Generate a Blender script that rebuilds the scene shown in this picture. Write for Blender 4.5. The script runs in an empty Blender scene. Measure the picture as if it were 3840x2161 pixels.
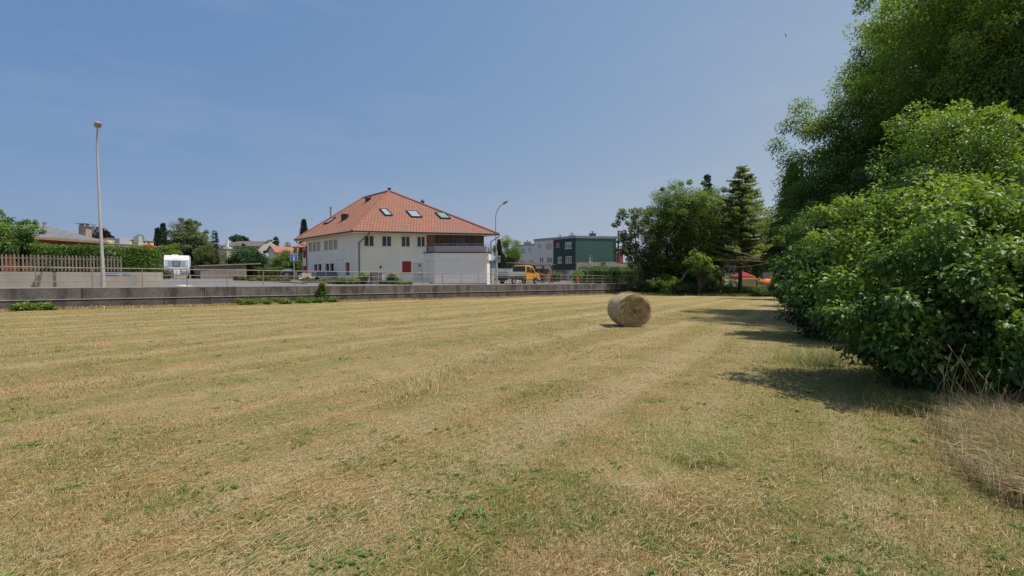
import bpy, math, numpy as np
from mathutils import Vector, Matrix
R = np.random.default_rng(7)
SC = bpy.context.scene
COL = SC.collection
rad = math.radians
# ------------------------------------------------------------------ camera numbers
F = 1700.0; W0 = 3840; H0 = 2161; EYE = 1.7; PITCH = math.atan(45.5 / F)
cam = bpy.data.cameras.new('camera'); co = bpy.data.objects.new('camera', cam); COL.objects.link(co)
cam.sensor_width = 36; cam.lens = F / W0 * 36; cam.clip_end = 9000; cam.clip_start = 0.05
co.location = (0, 0, EYE); co.rotation_euler = (math.pi / 2 - PITCH, 0, 0)
SC.camera = co
FW = np.array([0, math.cos(PITCH), -math.sin(PITCH)]); UP = np.array([0, math.sin(PITCH), math.cos(PITCH)])
def ray(px, py):
    return FW * F + np.array([1, 0, 0]) * (px - W0 / 2) - UP * (py - H0 / 2)
def P(px, py, Y):                      # measured point at depth Y
    r = ray(px, py); r = r * (Y / r[1]); return np.array([r[0], r[1], r[2] + EYE])
def hit(px, py, p0, n):
    r = ray(px, py); o = np.array([0, 0, EYE]); t = np.dot(np.array(p0) - o, n) / np.dot(r, n); return o + r * t
# ------------------------------------------------------------------ ground frames
P0 = np.array([-22.9, 21.8]); D = np.array([.709, .705]); PN = np.array([-.705, .709])
def wp(s, o): return P0 + D * s + PN * o
def so(x, y):
    return ((x - P0[0]) * D[0] + (y - P0[1]) * D[1], (x - P0[0]) * PN[0] + (y - P0[1]) * PN[1])
def zf(x, y):
    s, o = so(x, y); return .06 - .66 * np.clip(s / 48, -.5, 1.25)
def zwall(s): return 1.08 - .39 * np.clip(s / 48, -.4, 1.6)
def zu(x, y):
    s, o = so(x, y); t = np.clip(o / 28, 0, 1); return zwall(s) + .38 * t * t * (3 - 2 * t)
def onwall(px, off):                    # point of the line parallel to the wall at offset off seen in column px
    k = (px - W0 / 2) / F; p = P0 + PN * off
    s = (k * p[1] - p[0]) / (D[0] - k * D[1]); return p + D * s, s
# ------------------------------------------------------------------ object helpers
def tag(o, label=None, cat=None, group=None, kind=None):
    if label: o['label'] = label
    if cat: o['category'] = cat
    if group: o['group'] = group
    if kind: o['kind'] = kind
    return o
def empty(name, loc=(0, 0, 0), rz=0, label=None, cat=None, group=None):
    o = bpy.data.objects.new(name, None); COL.objects.link(o); o.location = tuple(map(float, loc)); o.rotation_euler = (0, 0, rz)
    o.empty_display_size = .2
    return tag(o, label, cat, group)
class MB:
    def __init__(s): s.v = []; s.f = []; s.m = []; s.uv = {}; s.sm = []
    def add(s, vs, fs, m=0, smooth=False):
        b = len(s.v); s.v += [tuple(map(float, v)) for v in vs]
        for f in fs: s.f.append(tuple(b + i for i in f)); s.m.append(m); s.sm.append(smooth)
    def box(s, x0, x1, y0, y1, z0, z1, m=0):
        s.add([(x0,y0,z0),(x1,y0,z0),(x1,y1,z0),(x0,y1,z0),(x0,y0,z1),(x1,y0,z1),(x1,y1,z1),(x0,y1,z1)],
              [(0,3,2,1),(4,5,6,7),(0,1,5,4),(1,2,6,5),(2,3,7,6),(3,0,4,7)], m)
    def obox(s, c, ax, ay, az, m=0):    # centre and three half-axes
        c, ax, ay, az = map(np.array, (c, ax, ay, az)); vs = []
        for k in (-1, 1):
            for i, j in ((-1,-1),(1,-1),(1,1),(-1,1)): vs.append(c + ax*i + ay*j + az*k)
        s.add(vs, [(0,3,2,1),(4,5,6,7),(0,1,5,4),(1,2,6,5),(2,3,7,6),(3,0,4,7)], m)
    def bar(s, a, b, w, h, m=0):
        a = np.array(a, float); b = np.array(b, float); d = b - a; L = np.linalg.norm(d); d /= L
        u = np.array([0, 0, 1.]) if abs(d[2]) < .95 else np.array([1., 0, 0])
        r = np.cross(d, u); r /= np.linalg.norm(r); u = np.cross(r, d)
        s.obox((a + b) / 2, d * L / 2, r * w / 2, u * h / 2, m)
    def tube(s, pts, rs, n=8, m=0, caps=True):
        pts = [np.array(p, float) for p in pts]
        if not hasattr(rs, '__len__'): rs = [rs] * len(pts)
        vs = []; ref = None
        for i, p in enumerate(pts):
            d = pts[min(i + 1, len(pts) - 1)] - pts[max(i - 1, 0)]; d = d / (np.linalg.norm(d) + 1e-9)
            if ref is None: ref = np.array([1., 0, 0]) if abs(d[0]) < .8 else np.array([0, 1., 0])
            r = np.cross(d, ref); r /= np.linalg.norm(r) + 1e-9; u = np.cross(r, d); ref = u if False else ref
            for k in range(n):
                a = 2 * math.pi * k / n; vs.append(p + (r * math.cos(a) + u * math.sin(a)) * rs[i])
        fs = []
        for i in range(len(pts) - 1):
            for k in range(n):
                k2 = (k + 1) % n; fs.append((i*n+k, i*n+k2, (i+1)*n+k2, (i+1)*n+k))
        s.add(vs, fs, m, True)
        if caps: s.add(vs[:n], [tuple(range(n))[::-1]], m); s.add(vs[-n:], [tuple(range(n))], m)
    def prism(s, poly, ext, m=0, me=None):   # poly: list of 3d points, extruded by vector ext
        n = len(poly); ext = np.array(ext); a = [np.array(p, float) for p in poly]; b = [p + ext for p in a]
        s.add(a + b, [tuple(range(n))[::-1], tuple(range(n, 2 * n))], m)
        s.add(a + b, [(i, (i+1) % n, (i+1) % n + n, i + n) for i in range(n)], m if me is None else me)
    def lathe(s, prof, c=(0,0,0), n=16, m=0, axis='z'):
        vs = []; fs = []
        for r, z in prof:
            for k in range(n):
                a = 2*math.pi*k/n; x, y = r*math.cos(a), r*math.sin(a)
                p = (x, y, z) if axis == 'z' else ((x, z, y) if axis == 'y' else (z, x, y)); vs.append(np.array(p) + np.array(c))
        for i in range(len(prof) - 1):
            for k in range(n): k2 = (k+1) % n; fs.append((i*n+k, i*n+k2, (i+1)*n+k2, (i+1)*n+k))
        s.add(vs, fs, m, True)
    def build(s, name, mats, parent=None, bevel=0):
        me = bpy.data.meshes.new(name); me.from_pydata(s.v, [], s.f)
        if not isinstance(mats, (list, tuple)): mats = [mats]
        for mt in mats: me.materials.append(mt)
        me.polygons.foreach_set('material_index', s.m); me.polygons.foreach_set('use_smooth', s.sm)
        me.update()
        o = bpy.data.objects.new(name, me); COL.objects.link(o)
        if parent is not None: o.parent = parent
        if bevel:
            b = o.modifiers.new('b', 'BEVEL'); b.width = bevel; b.segments = 2; b.limit_method = 'ANGLE'
        return o
def npmesh(name, V, FC, mats, parent=None, attr=None, color=None, mi=None):
    me = bpy.data.meshes.new(name); k = FC.shape[1]
    me.vertices.add(len(V)); me.vertices.foreach_set('co', V.astype(np.float32).ravel())
    me.loops.add(FC.size); me.loops.foreach_set('vertex_index', FC.astype(np.int32).ravel())
    me.polygons.add(len(FC)); me.polygons.foreach_set('loop_start', np.arange(0, FC.size, k, dtype=np.int32))
    if mi is not None: me.polygons.foreach_set('material_index', mi.astype(np.int32))
    if not isinstance(mats, (list, tuple)): mats = [mats]
    for m in mats: me.materials.append(m)
    if attr is not None:
        a = me.attributes.new('tint', 'FLOAT', 'POINT'); a.data.foreach_set('value', attr.astype(np.float32))
    if color is not None:
        a = me.attributes.new('Col', 'FLOAT_COLOR', 'POINT'); c4 = np.ones((len(V), 4), np.float32); c4[:, :3] = color
        a.data.foreach_set('color', c4.ravel())
    me.update(); me.validate()
    o = bpy.data.objects.new(name, me); COL.objects.link(o)
    if parent is not None: o.parent = parent
    return o
def copy_tree(o, parent=None):
    c = o.copy(); COL.objects.link(c)
    if parent is not None: c.parent = parent
    for ch in list(o.children): copy_tree(ch, c)
    return c
# ------------------------------------------------------------------ materials
def nm(name):
    m = bpy.data.materials.new(name); m.use_nodes = True; nt = m.node_tree; b = nt.nodes['Principled BSDF']
    return m, nt, b
def N(nt, t, **k):
    n = nt.nodes.new(t)
    for a, v in k.items(): setattr(n, a, v)
    return n
def mixc(nt, fac, a, b, mode='MIX'):
    n = N(nt, 'ShaderNodeMix', data_type='RGBA', blend_type=mode)
    for i, x in ((0, fac), (6, a), (7, b)):
        if isinstance(x, (int, float)): n.inputs[i].default_value = x
        elif isinstance(x, tuple): n.inputs[i].default_value = x + (1,) if len(x) == 3 else x
        else: nt.links.new(x, n.inputs[i])
    return n.outputs[2]
def noise(nt, scale, detail=4, vec=None, rough=.55):
    n = N(nt, 'ShaderNodeTexNoise'); n.inputs['Scale'].default_value = scale; n.inputs['Detail'].default_value = detail
    n.inputs['Roughness'].default_value = rough
    if vec is not None: nt.links.new(vec, n.inputs['Vector'])
    return n.outputs['Fac']
def ramp(nt, fac, stops):
    n = N(nt, 'ShaderNodeValToRGB'); e = n.color_ramp.elements
    while len(e) < len(stops): e.new(.5)
    for i, (p, c) in enumerate(stops):
        e[i].position = p; e[i].color = (c, c, c, 1) if isinstance(c, (int, float)) else c + (1,)
    nt.links.new(fac, n.inputs['Fac']); return n.outputs['Color']
def obj_co(nt, scale=(1, 1, 1), rot=(0, 0, 0), kind='Object'):
    tc = N(nt, 'ShaderNodeTexCoord'); mp = N(nt, 'ShaderNodeMapping'); mp.inputs['Scale'].default_value = scale; mp.inputs['Rotation'].default_value = rot
    nt.links.new(tc.outputs[kind], mp.inputs['Vector']); return mp.outputs['Vector']
def bump(nt, b, h, s=.3, d=.02):
    n = N(nt, 'ShaderNodeBump'); n.inputs['Strength'].default_value = s; n.inputs['Distance'].default_value = d
    nt.links.new(h, n.inputs['Height']); nt.links.new(n.outputs['Normal'], b.inputs['Normal'])
def mat(name, c, rough=.7, var=.12, scale=3, metal=0, stain=0, bmp=0, bscale=60, spec=.4):
    m, nt, b = nm(name); co_ = obj_co(nt); n1 = noise(nt, scale, 5, co_)
    dark = tuple(x * (1 - var) for x in c); lite = tuple(min(1, x * (1 + var)) for x in c)
    col = mixc(nt, ramp(nt, n1, [(.3, 0.), (.7, 1.)]), dark, lite)
    if stain:
        v2 = obj_co(nt, (1.3, 1.3, .25)); n2 = noise(nt, 2.2, 6, v2, .65)
        col = mixc(nt, ramp(nt, n2, [(.52, 0.), (.75, stain)]), col, tuple(x * .35 for x in c))
    nt.links.new(col, b.inputs['Base Color']); b.inputs['Roughness'].default_value = rough; b.inputs['Metallic'].default_value = metal
    b.inputs['Specular IOR Level'].default_value = spec
    if bmp: bump(nt, b, noise(nt, bscale, 4, co_), bmp, .01)
    return m
def leafmat(name, dark, mid, lite, trans=.3, rough=.46, spec=.42, k=1.22):
    if name != 'straw': dark, mid, lite = (tuple(c * f * k for c, f in zip(t, (1.06, 1.0, .85))) for t in (dark, mid, lite))
    m, nt, b = nm(name); at = N(nt, 'ShaderNodeAttribute', attribute_name='tint')
    g = N(nt, 'ShaderNodeNewGeometry')
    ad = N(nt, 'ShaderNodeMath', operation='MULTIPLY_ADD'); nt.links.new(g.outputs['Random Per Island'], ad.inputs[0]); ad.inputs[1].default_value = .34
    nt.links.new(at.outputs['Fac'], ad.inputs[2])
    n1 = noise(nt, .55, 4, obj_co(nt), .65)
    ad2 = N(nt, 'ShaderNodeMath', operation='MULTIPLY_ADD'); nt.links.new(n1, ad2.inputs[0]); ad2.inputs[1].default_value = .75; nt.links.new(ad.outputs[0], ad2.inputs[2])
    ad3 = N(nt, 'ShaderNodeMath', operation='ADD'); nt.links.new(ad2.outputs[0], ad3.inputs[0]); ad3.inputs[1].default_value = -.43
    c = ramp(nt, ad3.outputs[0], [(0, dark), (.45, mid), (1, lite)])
    nt.links.new(c, b.inputs['Base Color']); b.inputs['Roughness'].default_value = rough; b.inputs['Specular IOR Level'].default_value = spec
    tr = N(nt, 'ShaderNodeBsdfTranslucent'); tc = mixc(nt, 1., c, (1.25, 1.15, .5), 'MULTIPLY'); nt.links.new(tc, tr.inputs['Color'])
    mx = N(nt, 'ShaderNodeMixShader'); mx.inputs[0].default_value = trans
    nt.links.new(b.outputs[0], mx.inputs[1]); nt.links.new(tr.outputs[0], mx.inputs[2])
    nt.links.new(mx.outputs[0], nt.nodes['Material Output'].inputs['Surface']); return m
def colmat(name, trans=.2, rough=.7, mul=1.):
    m, nt, b = nm(name); at = N(nt, 'ShaderNodeAttribute', attribute_name='Col'); c = at.outputs['Color']
    if mul != 1: c = mixc(nt, 1., c, (mul, mul, mul), 'MULTIPLY')
    nt.links.new(c, b.inputs['Base Color']); b.inputs['Roughness'].default_value = rough; b.inputs['Specular IOR Level'].default_value = .2
    tr = N(nt, 'ShaderNodeBsdfTranslucent'); nt.links.new(c, tr.inputs['Color'])
    mx = N(nt, 'ShaderNodeMixShader'); mx.inputs[0].default_value = trans
    nt.links.new(b.outputs[0], mx.inputs[1]); nt.links.new(tr.outputs[0], mx.inputs[2])
    nt.links.new(mx.outputs[0], nt.nodes['Material Output'].inputs['Surface']); return m
def glass(name, c=(.03, .04, .05), rough=.06):
    m, nt, b = nm(name); n1 = noise(nt, 1.5, 2, obj_co(nt))
    nt.links.new(mixc(nt, n1, c, tuple(x * 1.6 for x in c)), b.inputs['Base Color']); b.inputs['Roughness'].default_value = rough
    b.inputs['Specular IOR Level'].default_value = .45 if name == 'dark_glass' else .8; return m

M = {}
M['plaster'] = mat('plaster', (.84, .79, .72), .85, .045, .5, stain=.10)
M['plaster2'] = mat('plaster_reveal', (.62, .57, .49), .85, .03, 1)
M['soffit'] = mat('soffit_paint', (.62, .60, .54), .8, .08, 3)
M['redshut'] = mat('red_shutter', (.36, .022, .035), .5, .06, 4)
M['brownpipe'] = mat('copper_brown_pipe', (.10, .075, .07), .45, .1, 4, metal=.3)
M['gutter'] = mat('dark_gutter', (.055, .05, .05), .5, .1, 4, metal=.2)
M['whitep'] = mat('white_paint', (.72, .72, .71), .45, .03, 4)
M['blind'] = mat('beige_blind', (.46, .43, .37), .7, .05, 4)
M['glassd'] = glass('dark_glass', (.022, .02, .018), .12)
M['glassb'] = glass('bluish_glass', (.10, .13, .15))
M['glassg'] = glass('green_glass', (.14, .27, .24), .12)
M['skyl'] = glass('skylight_glass', (.26, .31, .35), .2)
M['darkmetal'] = mat('dark_metal', (.05, .05, .055), .45, .15, 5, metal=.4)
M['galv'] = mat('galvanised_steel', (.40, .39, .38), .45, .15, 6, metal=.5)
M['railrust'] = mat('worn_rail_steel', (.30, .24, .21), .6, .25, 3, metal=.2)
M['lampgrey'] = mat('lamp_pole_paint', (.46, .44, .43), .5, .10, 2, metal=.1)
M['concrete'] = mat('garden_concrete', (.34, .31, .26), .9, .13, 1.2, stain=.35)
M['concrete2'] = mat('pale_concrete', (.33, .315, .29), .9, .15, .8, stain=.5)
M['purple'] = mat('mauve_panel', (.32, .28, .31), .4, .05, 2)
M['purpledk'] = mat('dark_mauve_shutter', (.10, .09, .13), .5, .05, 2)
M['blacky'] = mat('black_rubber', (.02, .02, .02), .75, .2, 6)
M['yellow'] = mat('yellow_truck_paint', (.72, .33, .012), .35, .05, 2, spec=.5)
M['alu'] = mat('aluminium_dropside', (.42, .45, .45), .4, .08, 3, metal=.4)
M['plum'] = mat('dark_plum_chassis', (.035, .015, .025), .5, .1, 3)
M['carblack'] = mat('dark_car_paint', (.02, .022, .028), .2, .1, 2, spec=.6)
M['caravanw'] = mat('white_caravan_shell', (.70, .71, .72), .35, .03, 1.5)
M['caravang'] = mat('grey_caravan_band', (.25, .28, .33), .3, .05, 1.5)
M['blue'] = mat('sign_blue', (.02, .13, .55), .4, .03, 5)
M['signred'] = mat('sign_red', (.55, .02, .03), .4, .03, 5)
M['greenbin'] = mat('green_plastic', (.02, .09, .04), .5, .1, 5)
M['orange'] = mat('orange_paint', (.62, .12, .03), .6, .1, 2)
M['cream'] = mat('cream_render', (.52, .45, .36), .85, .05, 1, stain=.1)
M['yellowr'] = mat('yellow_render', (.72, .62, .22), .85, .05, 1, stain=.1)
M['paleyel'] = mat('pale_yellow_render', (.55, .48, .28), .85, .05, 1, stain=.12)
M['greyr'] = mat('grey_render', (.42, .42, .41), .85, .05, 1)
M['rowwhite'] = mat('row_house_render', (.60, .62, .66), .85, .05, 1, stain=.1)
M['pinkr'] = mat('pink_render', (.45, .15, .14), .8, .06, 1, stain=.1)
M['pinkdoor'] = mat('pink_garage_door', (.42, .17, .20), .6, .06, 1)
M['silver'] = mat('zinc_flashing', (.30, .33, .36), .5, .12, 2, metal=.4)
M['brownroof'] = mat('brown_sheet_roof', (.085, .05, .042), .65, .15, 1)
M['greyroof'] = mat('grey_brown_roof', (.15, .12, .105), .8, .15, 1)
M['redumb'] = mat('red_canopy_cloth', (.36, .03, .055), .8, .1, 2)
M['orangeumb'] = mat('orange_canopy_cloth', (.80, .20, .05), .8, .1, 2)
M['yellowcl'] = mat('yellow_cloth', (.75, .50, .08), .8, .1, 2)
M['beigeb'] = mat('beige_board', (.48, .38, .28), .8, .1, 2)
M['bluegrey'] = mat('blue_grey_cloth', (.16, .17, .24), .8, .1, 2)
M['rust'] = mat('rusty_steel', (.10, .06, .042), .85, .3, 20, bmp=.3)
M['kerb'] = mat('kerb_stone', (.36, .34, .31), .85, .1, 2)
M['roadpaint'] = mat('road_marking', (.62, .61, .58), .8, .15, 6)
M['barkd'] = mat('dark_bark', (.055, .042, .032), .9, .35, 6, bmp=.5, bscale=20)
M['barkg'] = mat('grey_bark', (.13, .115, .09), .9, .3, 6, bmp=.5, bscale=20)
M['deadwood'] = mat('dead_branch', (.28, .24, .18), .9, .2, 6)
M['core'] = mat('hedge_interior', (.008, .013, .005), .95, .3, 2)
def woodmat(name, c, freq=8, axis='x', var=.35, rough=.85):
    m, nt, b = nm(name); sc = {'x': (freq, freq, .35), 'z': (.4, .4, freq)}[axis]; v = obj_co(nt, sc)
    n1 = noise(nt, 1.0, 3, v); n2 = noise(nt, 9, 4, v)
    c1 = mixc(nt, ramp(nt, n1, [(.35, 0.), (.65, 1.)]), tuple(x*(1-var) for x in c), tuple(x*(1+var) for x in c))
    c1 = mixc(nt, ramp(nt, n2, [(.4, .4), (.6, 0.)]), c1, tuple(x*.4 for x in c))
    nt.links.new(c1, b.inputs['Base Color']); b.inputs['Roughness'].default_value = rough; return m
M['woodgrey'] = woodmat('weathered_board', (.20, .175, .155))
M['woodfence'] = woodmat('weathered_picket', (.20, .165, .125))
M['cladding'] = woodmat('grey_brown_cladding', (.13, .085, .065), 7)
M['claddingo'] = woodmat('amber_cladding', (.26, .13, .06), 7)
M['beam'] = woodmat('stained_beam', (.28, .10, .035), 3, 'z')
M['logend'] = mat('split_log', (.34, .21, .12), .9, .45, 12)
# retaining wall concrete
def wallmat(name, base, dk):
    m, nt, b = nm(name); v = obj_co(nt); v2 = obj_co(nt, (.9, .9, .22))
    n1 = noise(nt, 1.1, 6, v, .65); n2 = noise(nt, 1.6, 6, v2, .7); n3 = noise(nt, 22, 3, v); n4 = noise(nt, 9, 5, v, .7)
    c = mixc(nt, ramp(nt, n1, [(.3, 0.), (.72, 1.)]), dk, base)
    c = mixc(nt, ramp(nt, n2, [(.48, 0.), (.60, .85)]), c, tuple(x * .42 for x in dk))
    c = mixc(nt, ramp(nt, n2, [(.26, .7), (.38, 0.)]), c, (.30, .265, .20))
    c = mixc(nt, ramp(nt, n4, [(.35, .35), (.6, 0.)]), c, (.05, .045, .045))
    c = mixc(nt, ramp(nt, n3, [(.70, 0.), (.74, .8)]), c, (.46, .44, .42))
    nt.links.new(c, b.inputs['Base Color']); b.inputs['Roughness'].default_value = .92; bump(nt, b, n4, .6, .02); return m
M['rwall'] = wallmat('weathered_wall_concrete', (.21, .185, .165), (.095, .083, .078))
M['rwall2'] = wallmat('weathered_wall_foot', (.16, .138, .128), (.075, .065, .066))
M['rcap'] = mat('wall_ledge', (.33, .30, .26), .9, .2, 4, stain=.5)
# asphalt
def asphalt():
    m, nt, b = nm('asphalt'); v = obj_co(nt); n1 = noise(nt, .35, 5, v); n2 = noise(nt, 60, 3, v)
    c = mixc(nt, ramp(nt, n1, [(.3, 0.), (.7, 1.)]), (.17, .155, .155), (.215, .20, .20))
    c = mixc(nt, ramp(nt, n2, [(.4, .3), (.6, 0.)]), c, (.11, .10, .10))
    nt.links.new(c, b.inputs['Base Color']); b.inputs['Roughness'].default_value = .9; return m
M['asphalt'] = asphalt()
# roof tiles, uses UV in metres (u along the eave, v up the slope)
def tilemat(name, c1, c2, dk, wU=.24, hV=.36, patch=.5, grey=(.16, .10, .085)):
    m, nt, b = nm(name); tc = N(nt, 'ShaderNodeTexCoord'); uv = tc.outputs['UV']
    br = N(nt, 'ShaderNodeTexBrick'); br.offset = .5; br.inputs['Scale'].default_value = 1; br.inputs['Brick Width'].default_value = wU; br.inputs['Row Height'].default_value = hV
    br.inputs['Mortar Size'].default_value = .038; br.inputs['Mortar Smooth'].default_value = .4; br.inputs['Bias'].default_value = -.1
    br.inputs['Color1'].default_value = c1 + (1,); br.inputs['Color2'].default_value = c2 + (1,); br.inputs['Mortar'].default_value = dk + (1,)
    nt.links.new(uv, br.inputs['Vector'])
    mp = N(nt, 'ShaderNodeMapping'); mp.inputs['Scale'].default_value = (.32, .10, 1); mp.inputs['Rotation'].default_value = (0, 0, .12); nt.links.new(uv, mp.inputs['Vector'])
    n1 = noise(nt, 1, 5, mp.outputs['Vector'], .6); n2 = noise(nt, 3.2, 4, uv)
    c = mixc(nt, ramp(nt, n1, [(.46, 0.), (.64, patch)]), br.outputs['Color'], grey)
    c = mixc(nt, ramp(nt, n2, [(.45, 0.), (.7, .35)]), c, tuple(x * .55 for x in c1))
    nt.links.new(c, b.inputs['Base Color']); b.inputs['Roughness'].default_value = .85; return m
M['tile'] = tilemat('red_roof_tiles', (.42, .18, .11), (.34, .14, .085), (.13, .055, .04), .30, .36, .8, (.22, .135, .105))
M['tilel'] = tilemat('red_roof_tiles_long_side', (.47, .195, .105), (.41, .165, .09), (.13, .055, .04), 1.2, .42, .25, (.2, .13, .1))
M['tileg'] = tilemat('grey_roof_tiles', (.23, .235, .25), (.18, .183, .195), (.06, .055, .05), .9, .38, .25, (.1, .095, .09))
M['tileo'] = tilemat('orange_roof_tiles', (.45, .23, .12), (.38, .18, .10), (.14, .07, .05), .3, .4)
M['hip'] = mat('ridge_tile', (.38, .17, .12), .85, .25, 6)
# siding
def siding(name, c, pitch=.22):
    m, nt, b = nm(name); v = obj_co(nt, (0, 0, 1)); wv = N(nt, 'ShaderNodeTexWave', wave_type='BANDS', bands_direction='Z', wave_profile='SAW')
    wv.inputs['Scale'].default_value = .314 / pitch; nt.links.new(v, wv.inputs['Vector']); n1 = noise(nt, .5, 4, obj_co(nt))
    cc = mixc(nt, ramp(nt, wv.outputs['Fac'], [(0, .55), (.22, 0.)]), mixc(nt, n1, tuple(x*.85 for x in c), tuple(x*1.15 for x in c)), tuple(x*.45 for x in c))
    nt.links.new(cc, b.inputs['Base Color']); b.inputs['Roughness'].default_value = .6; return m
M['sideg'] = siding('green_horizontal_siding', (.058, .14, .115))
M['sidegd'] = siding('shaded_green_siding', (.012, .045, .042))  # front copy of the siding, its shade put into the darker colour
# leaf materials
L = {}
L['bright'] = leafmat('bright_shrub_leaf', (.026, .068, .012), (.085, .175, .028), (.235, .335, .055), .38)
L['shrub'] = leafmat('shrub_leaf', (.024, .068, .016), (.085, .18, .035), (.21, .32, .06), .40)
L['ash'] = leafmat('ash_leaf', (.030, .072, .02), (.125, .23, .058), (.27, .39, .10), .48)
L['ashb'] = leafmat('ash_leaf_light', (.035, .085, .02), (.13, .235, .05), (.29, .39, .09), .45)
L['hazeld'] = leafmat('dark_hazel_leaf', (.017, .050, .018), (.058, .130, .036), (.14, .23, .06), .34)  # deeper green than the other shrubs, sets these hazels apart from the dogwood
L['mid'] = leafmat('broad_leaf', (.028, .062, .018), (.095, .17, .04), (.21, .30, .075), .38)
L['olive'] = leafmat('olive_leaf', (.035, .055, .018), (.09, .13, .04), (.17, .21, .07), .32)
L['willow'] = leafmat('grey_green_leaf', (.04, .075, .04), (.11, .16, .085), (.19, .25, .13), .32)
L['dark'] = leafmat('dark_bush_leaf', (.014, .04, .016), (.036, .09, .036), (.075, .15, .055), .25)
L['lime'] = leafmat('lime_leaf', (.045, .10, .018), (.12, .215, .038), (.22, .33, .06), .36)
L['hedge'] = leafmat('hedge_leaf', (.03, .078, .018), (.095, .195, .038), (.21, .33, .065), .34)
L['conif'] = leafmat('conifer_needle', (.012, .028, .018), (.028, .055, .032), (.05, .09, .045), .12)
L['larch'] = leafmat('larch_needle', (.05, .09, .038), (.15, .22, .088), (.24, .32, .12), .38)
L['purple'] = leafmat('copper_beech_leaf', (.012, .008, .009), (.032, .022, .022), (.06, .042, .038), .1)
L['straw'] = leafmat('straw', (.30, .21, .10), (.52, .39, .20), (.72, .58, .35), .25)

# ------------------------------------------------------------------ foliage geometry
def unit(a): return a / (np.linalg.norm(a, axis=-1, keepdims=True) + 1e-9)
def leaves(C, A, Nn, S, ratio=.5, four=False, droop=.2, fold=.12):
    A = unit(A); B = unit(np.cross(A, Nn)); Nn = unit(np.cross(B, A)); S = S[:, None]
    w = S * ratio / 2; n = len(C)
    if four:
        mid = C + A * S * .5; v = np.stack([C, mid + B * w * .95 + Nn * S * fold, mid, mid - B * w * .95 + Nn * S * fold, C + A * S * .96 - Nn * S * droop], 1)
        f = np.array([[0,1,2],[0,2,3],[1,4,2],[2,4,3]]); k = 5
    else:
        v = np.stack([C, C + A * S * .45 + B * w + Nn * S * fold, C + A * S - Nn * S * droop, C + A * S * .45 - B * w + Nn * S * fold], 1)
        f = np.array([[0,1,2],[0,2,3]]); k = 4
    FC = (f[None] + (np.arange(n) * k)[:, None, None]).reshape(-1, 3)
    return v.reshape(-1, 3), FC, k
def clump_leaves(cc, cr, per, size, rng, ccen, ratio=.5, four=False, flat=.75, hang=.25, zlim=None, crad=None):
    """cc clump centres, cr clump radii; ccen: crown centre for outerness"""
    n = len(cc); tot = n * per; idx = np.repeat(np.arange(n), per)
    d = unit(rng.normal(size=(tot, 3))); r = rng.random(tot) ** .45
    off = d * (r * cr[idx])[:, None]; off[:, 2] *= flat
    C = cc[idx] + off
    out = unit(C - ccen + 1e-6)
    A = d * .6 + out * .5 + rng.normal(size=(tot, 3)) * .5; A[:, 2] -= hang
    Nn = rng.normal(size=(tot, 3)) * .45 + out * .35; Nn[:, 2] += .8
    S = size * rng.uniform(.6, 1.25, tot)
    cl = rng.normal(0, .10, n)[idx]
    t = .20 + .32 * (r - .5) + .18 * d[:, 2] + cl * 1.5 + .36 * np.clip((C[:, 2] - ccen[2]) / (crad or 3), -1, 1)  # new growth and sunlight both painted: upper and outer leaves tinted paler
    V, FC, k = leaves(C, A, Nn, S, ratio, four)
    return V, FC, np.repeat(t, k)
def merge(parts):
    V = []; Fs = []; T = []; b = 0
    for v, f, t in parts: V.append(v); Fs.append(f + b); T.append(t); b += len(v)
    return np.concatenate(V), np.concatenate(Fs), np.concatenate(T)
def blobs(ell, rng, zmin=.15):
    """clump centres inside a list of ellipsoids (cx,cy,cz,rx,ry,rz,n,cr)"""
    cc = []; cr = []
    for (cx, cy, cz, rx, ry, rz, n, r) in ell:
        d = unit(rng.normal(size=(n, 3))); q = .35 + .65 * rng.random(n) ** .6
        lump = 1 + .13 * np.sin(d[:, 0] * 5 + cx * 3) * np.cos(d[:, 2] * 4 + cy) + rng.normal(0, .05, n)
        p = d * (q * lump)[:, None] * np.array([rx - r * .6, ry - r * .6, rz - r * .5]) + np.array([cx, cy, cz])
        ok = p[:, 2] > zmin; cc.append(p[ok]); cr.append(r * rng.uniform(.65, 1.3, n)[ok])
    return np.concatenate(cc), np.concatenate(cr)
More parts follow.
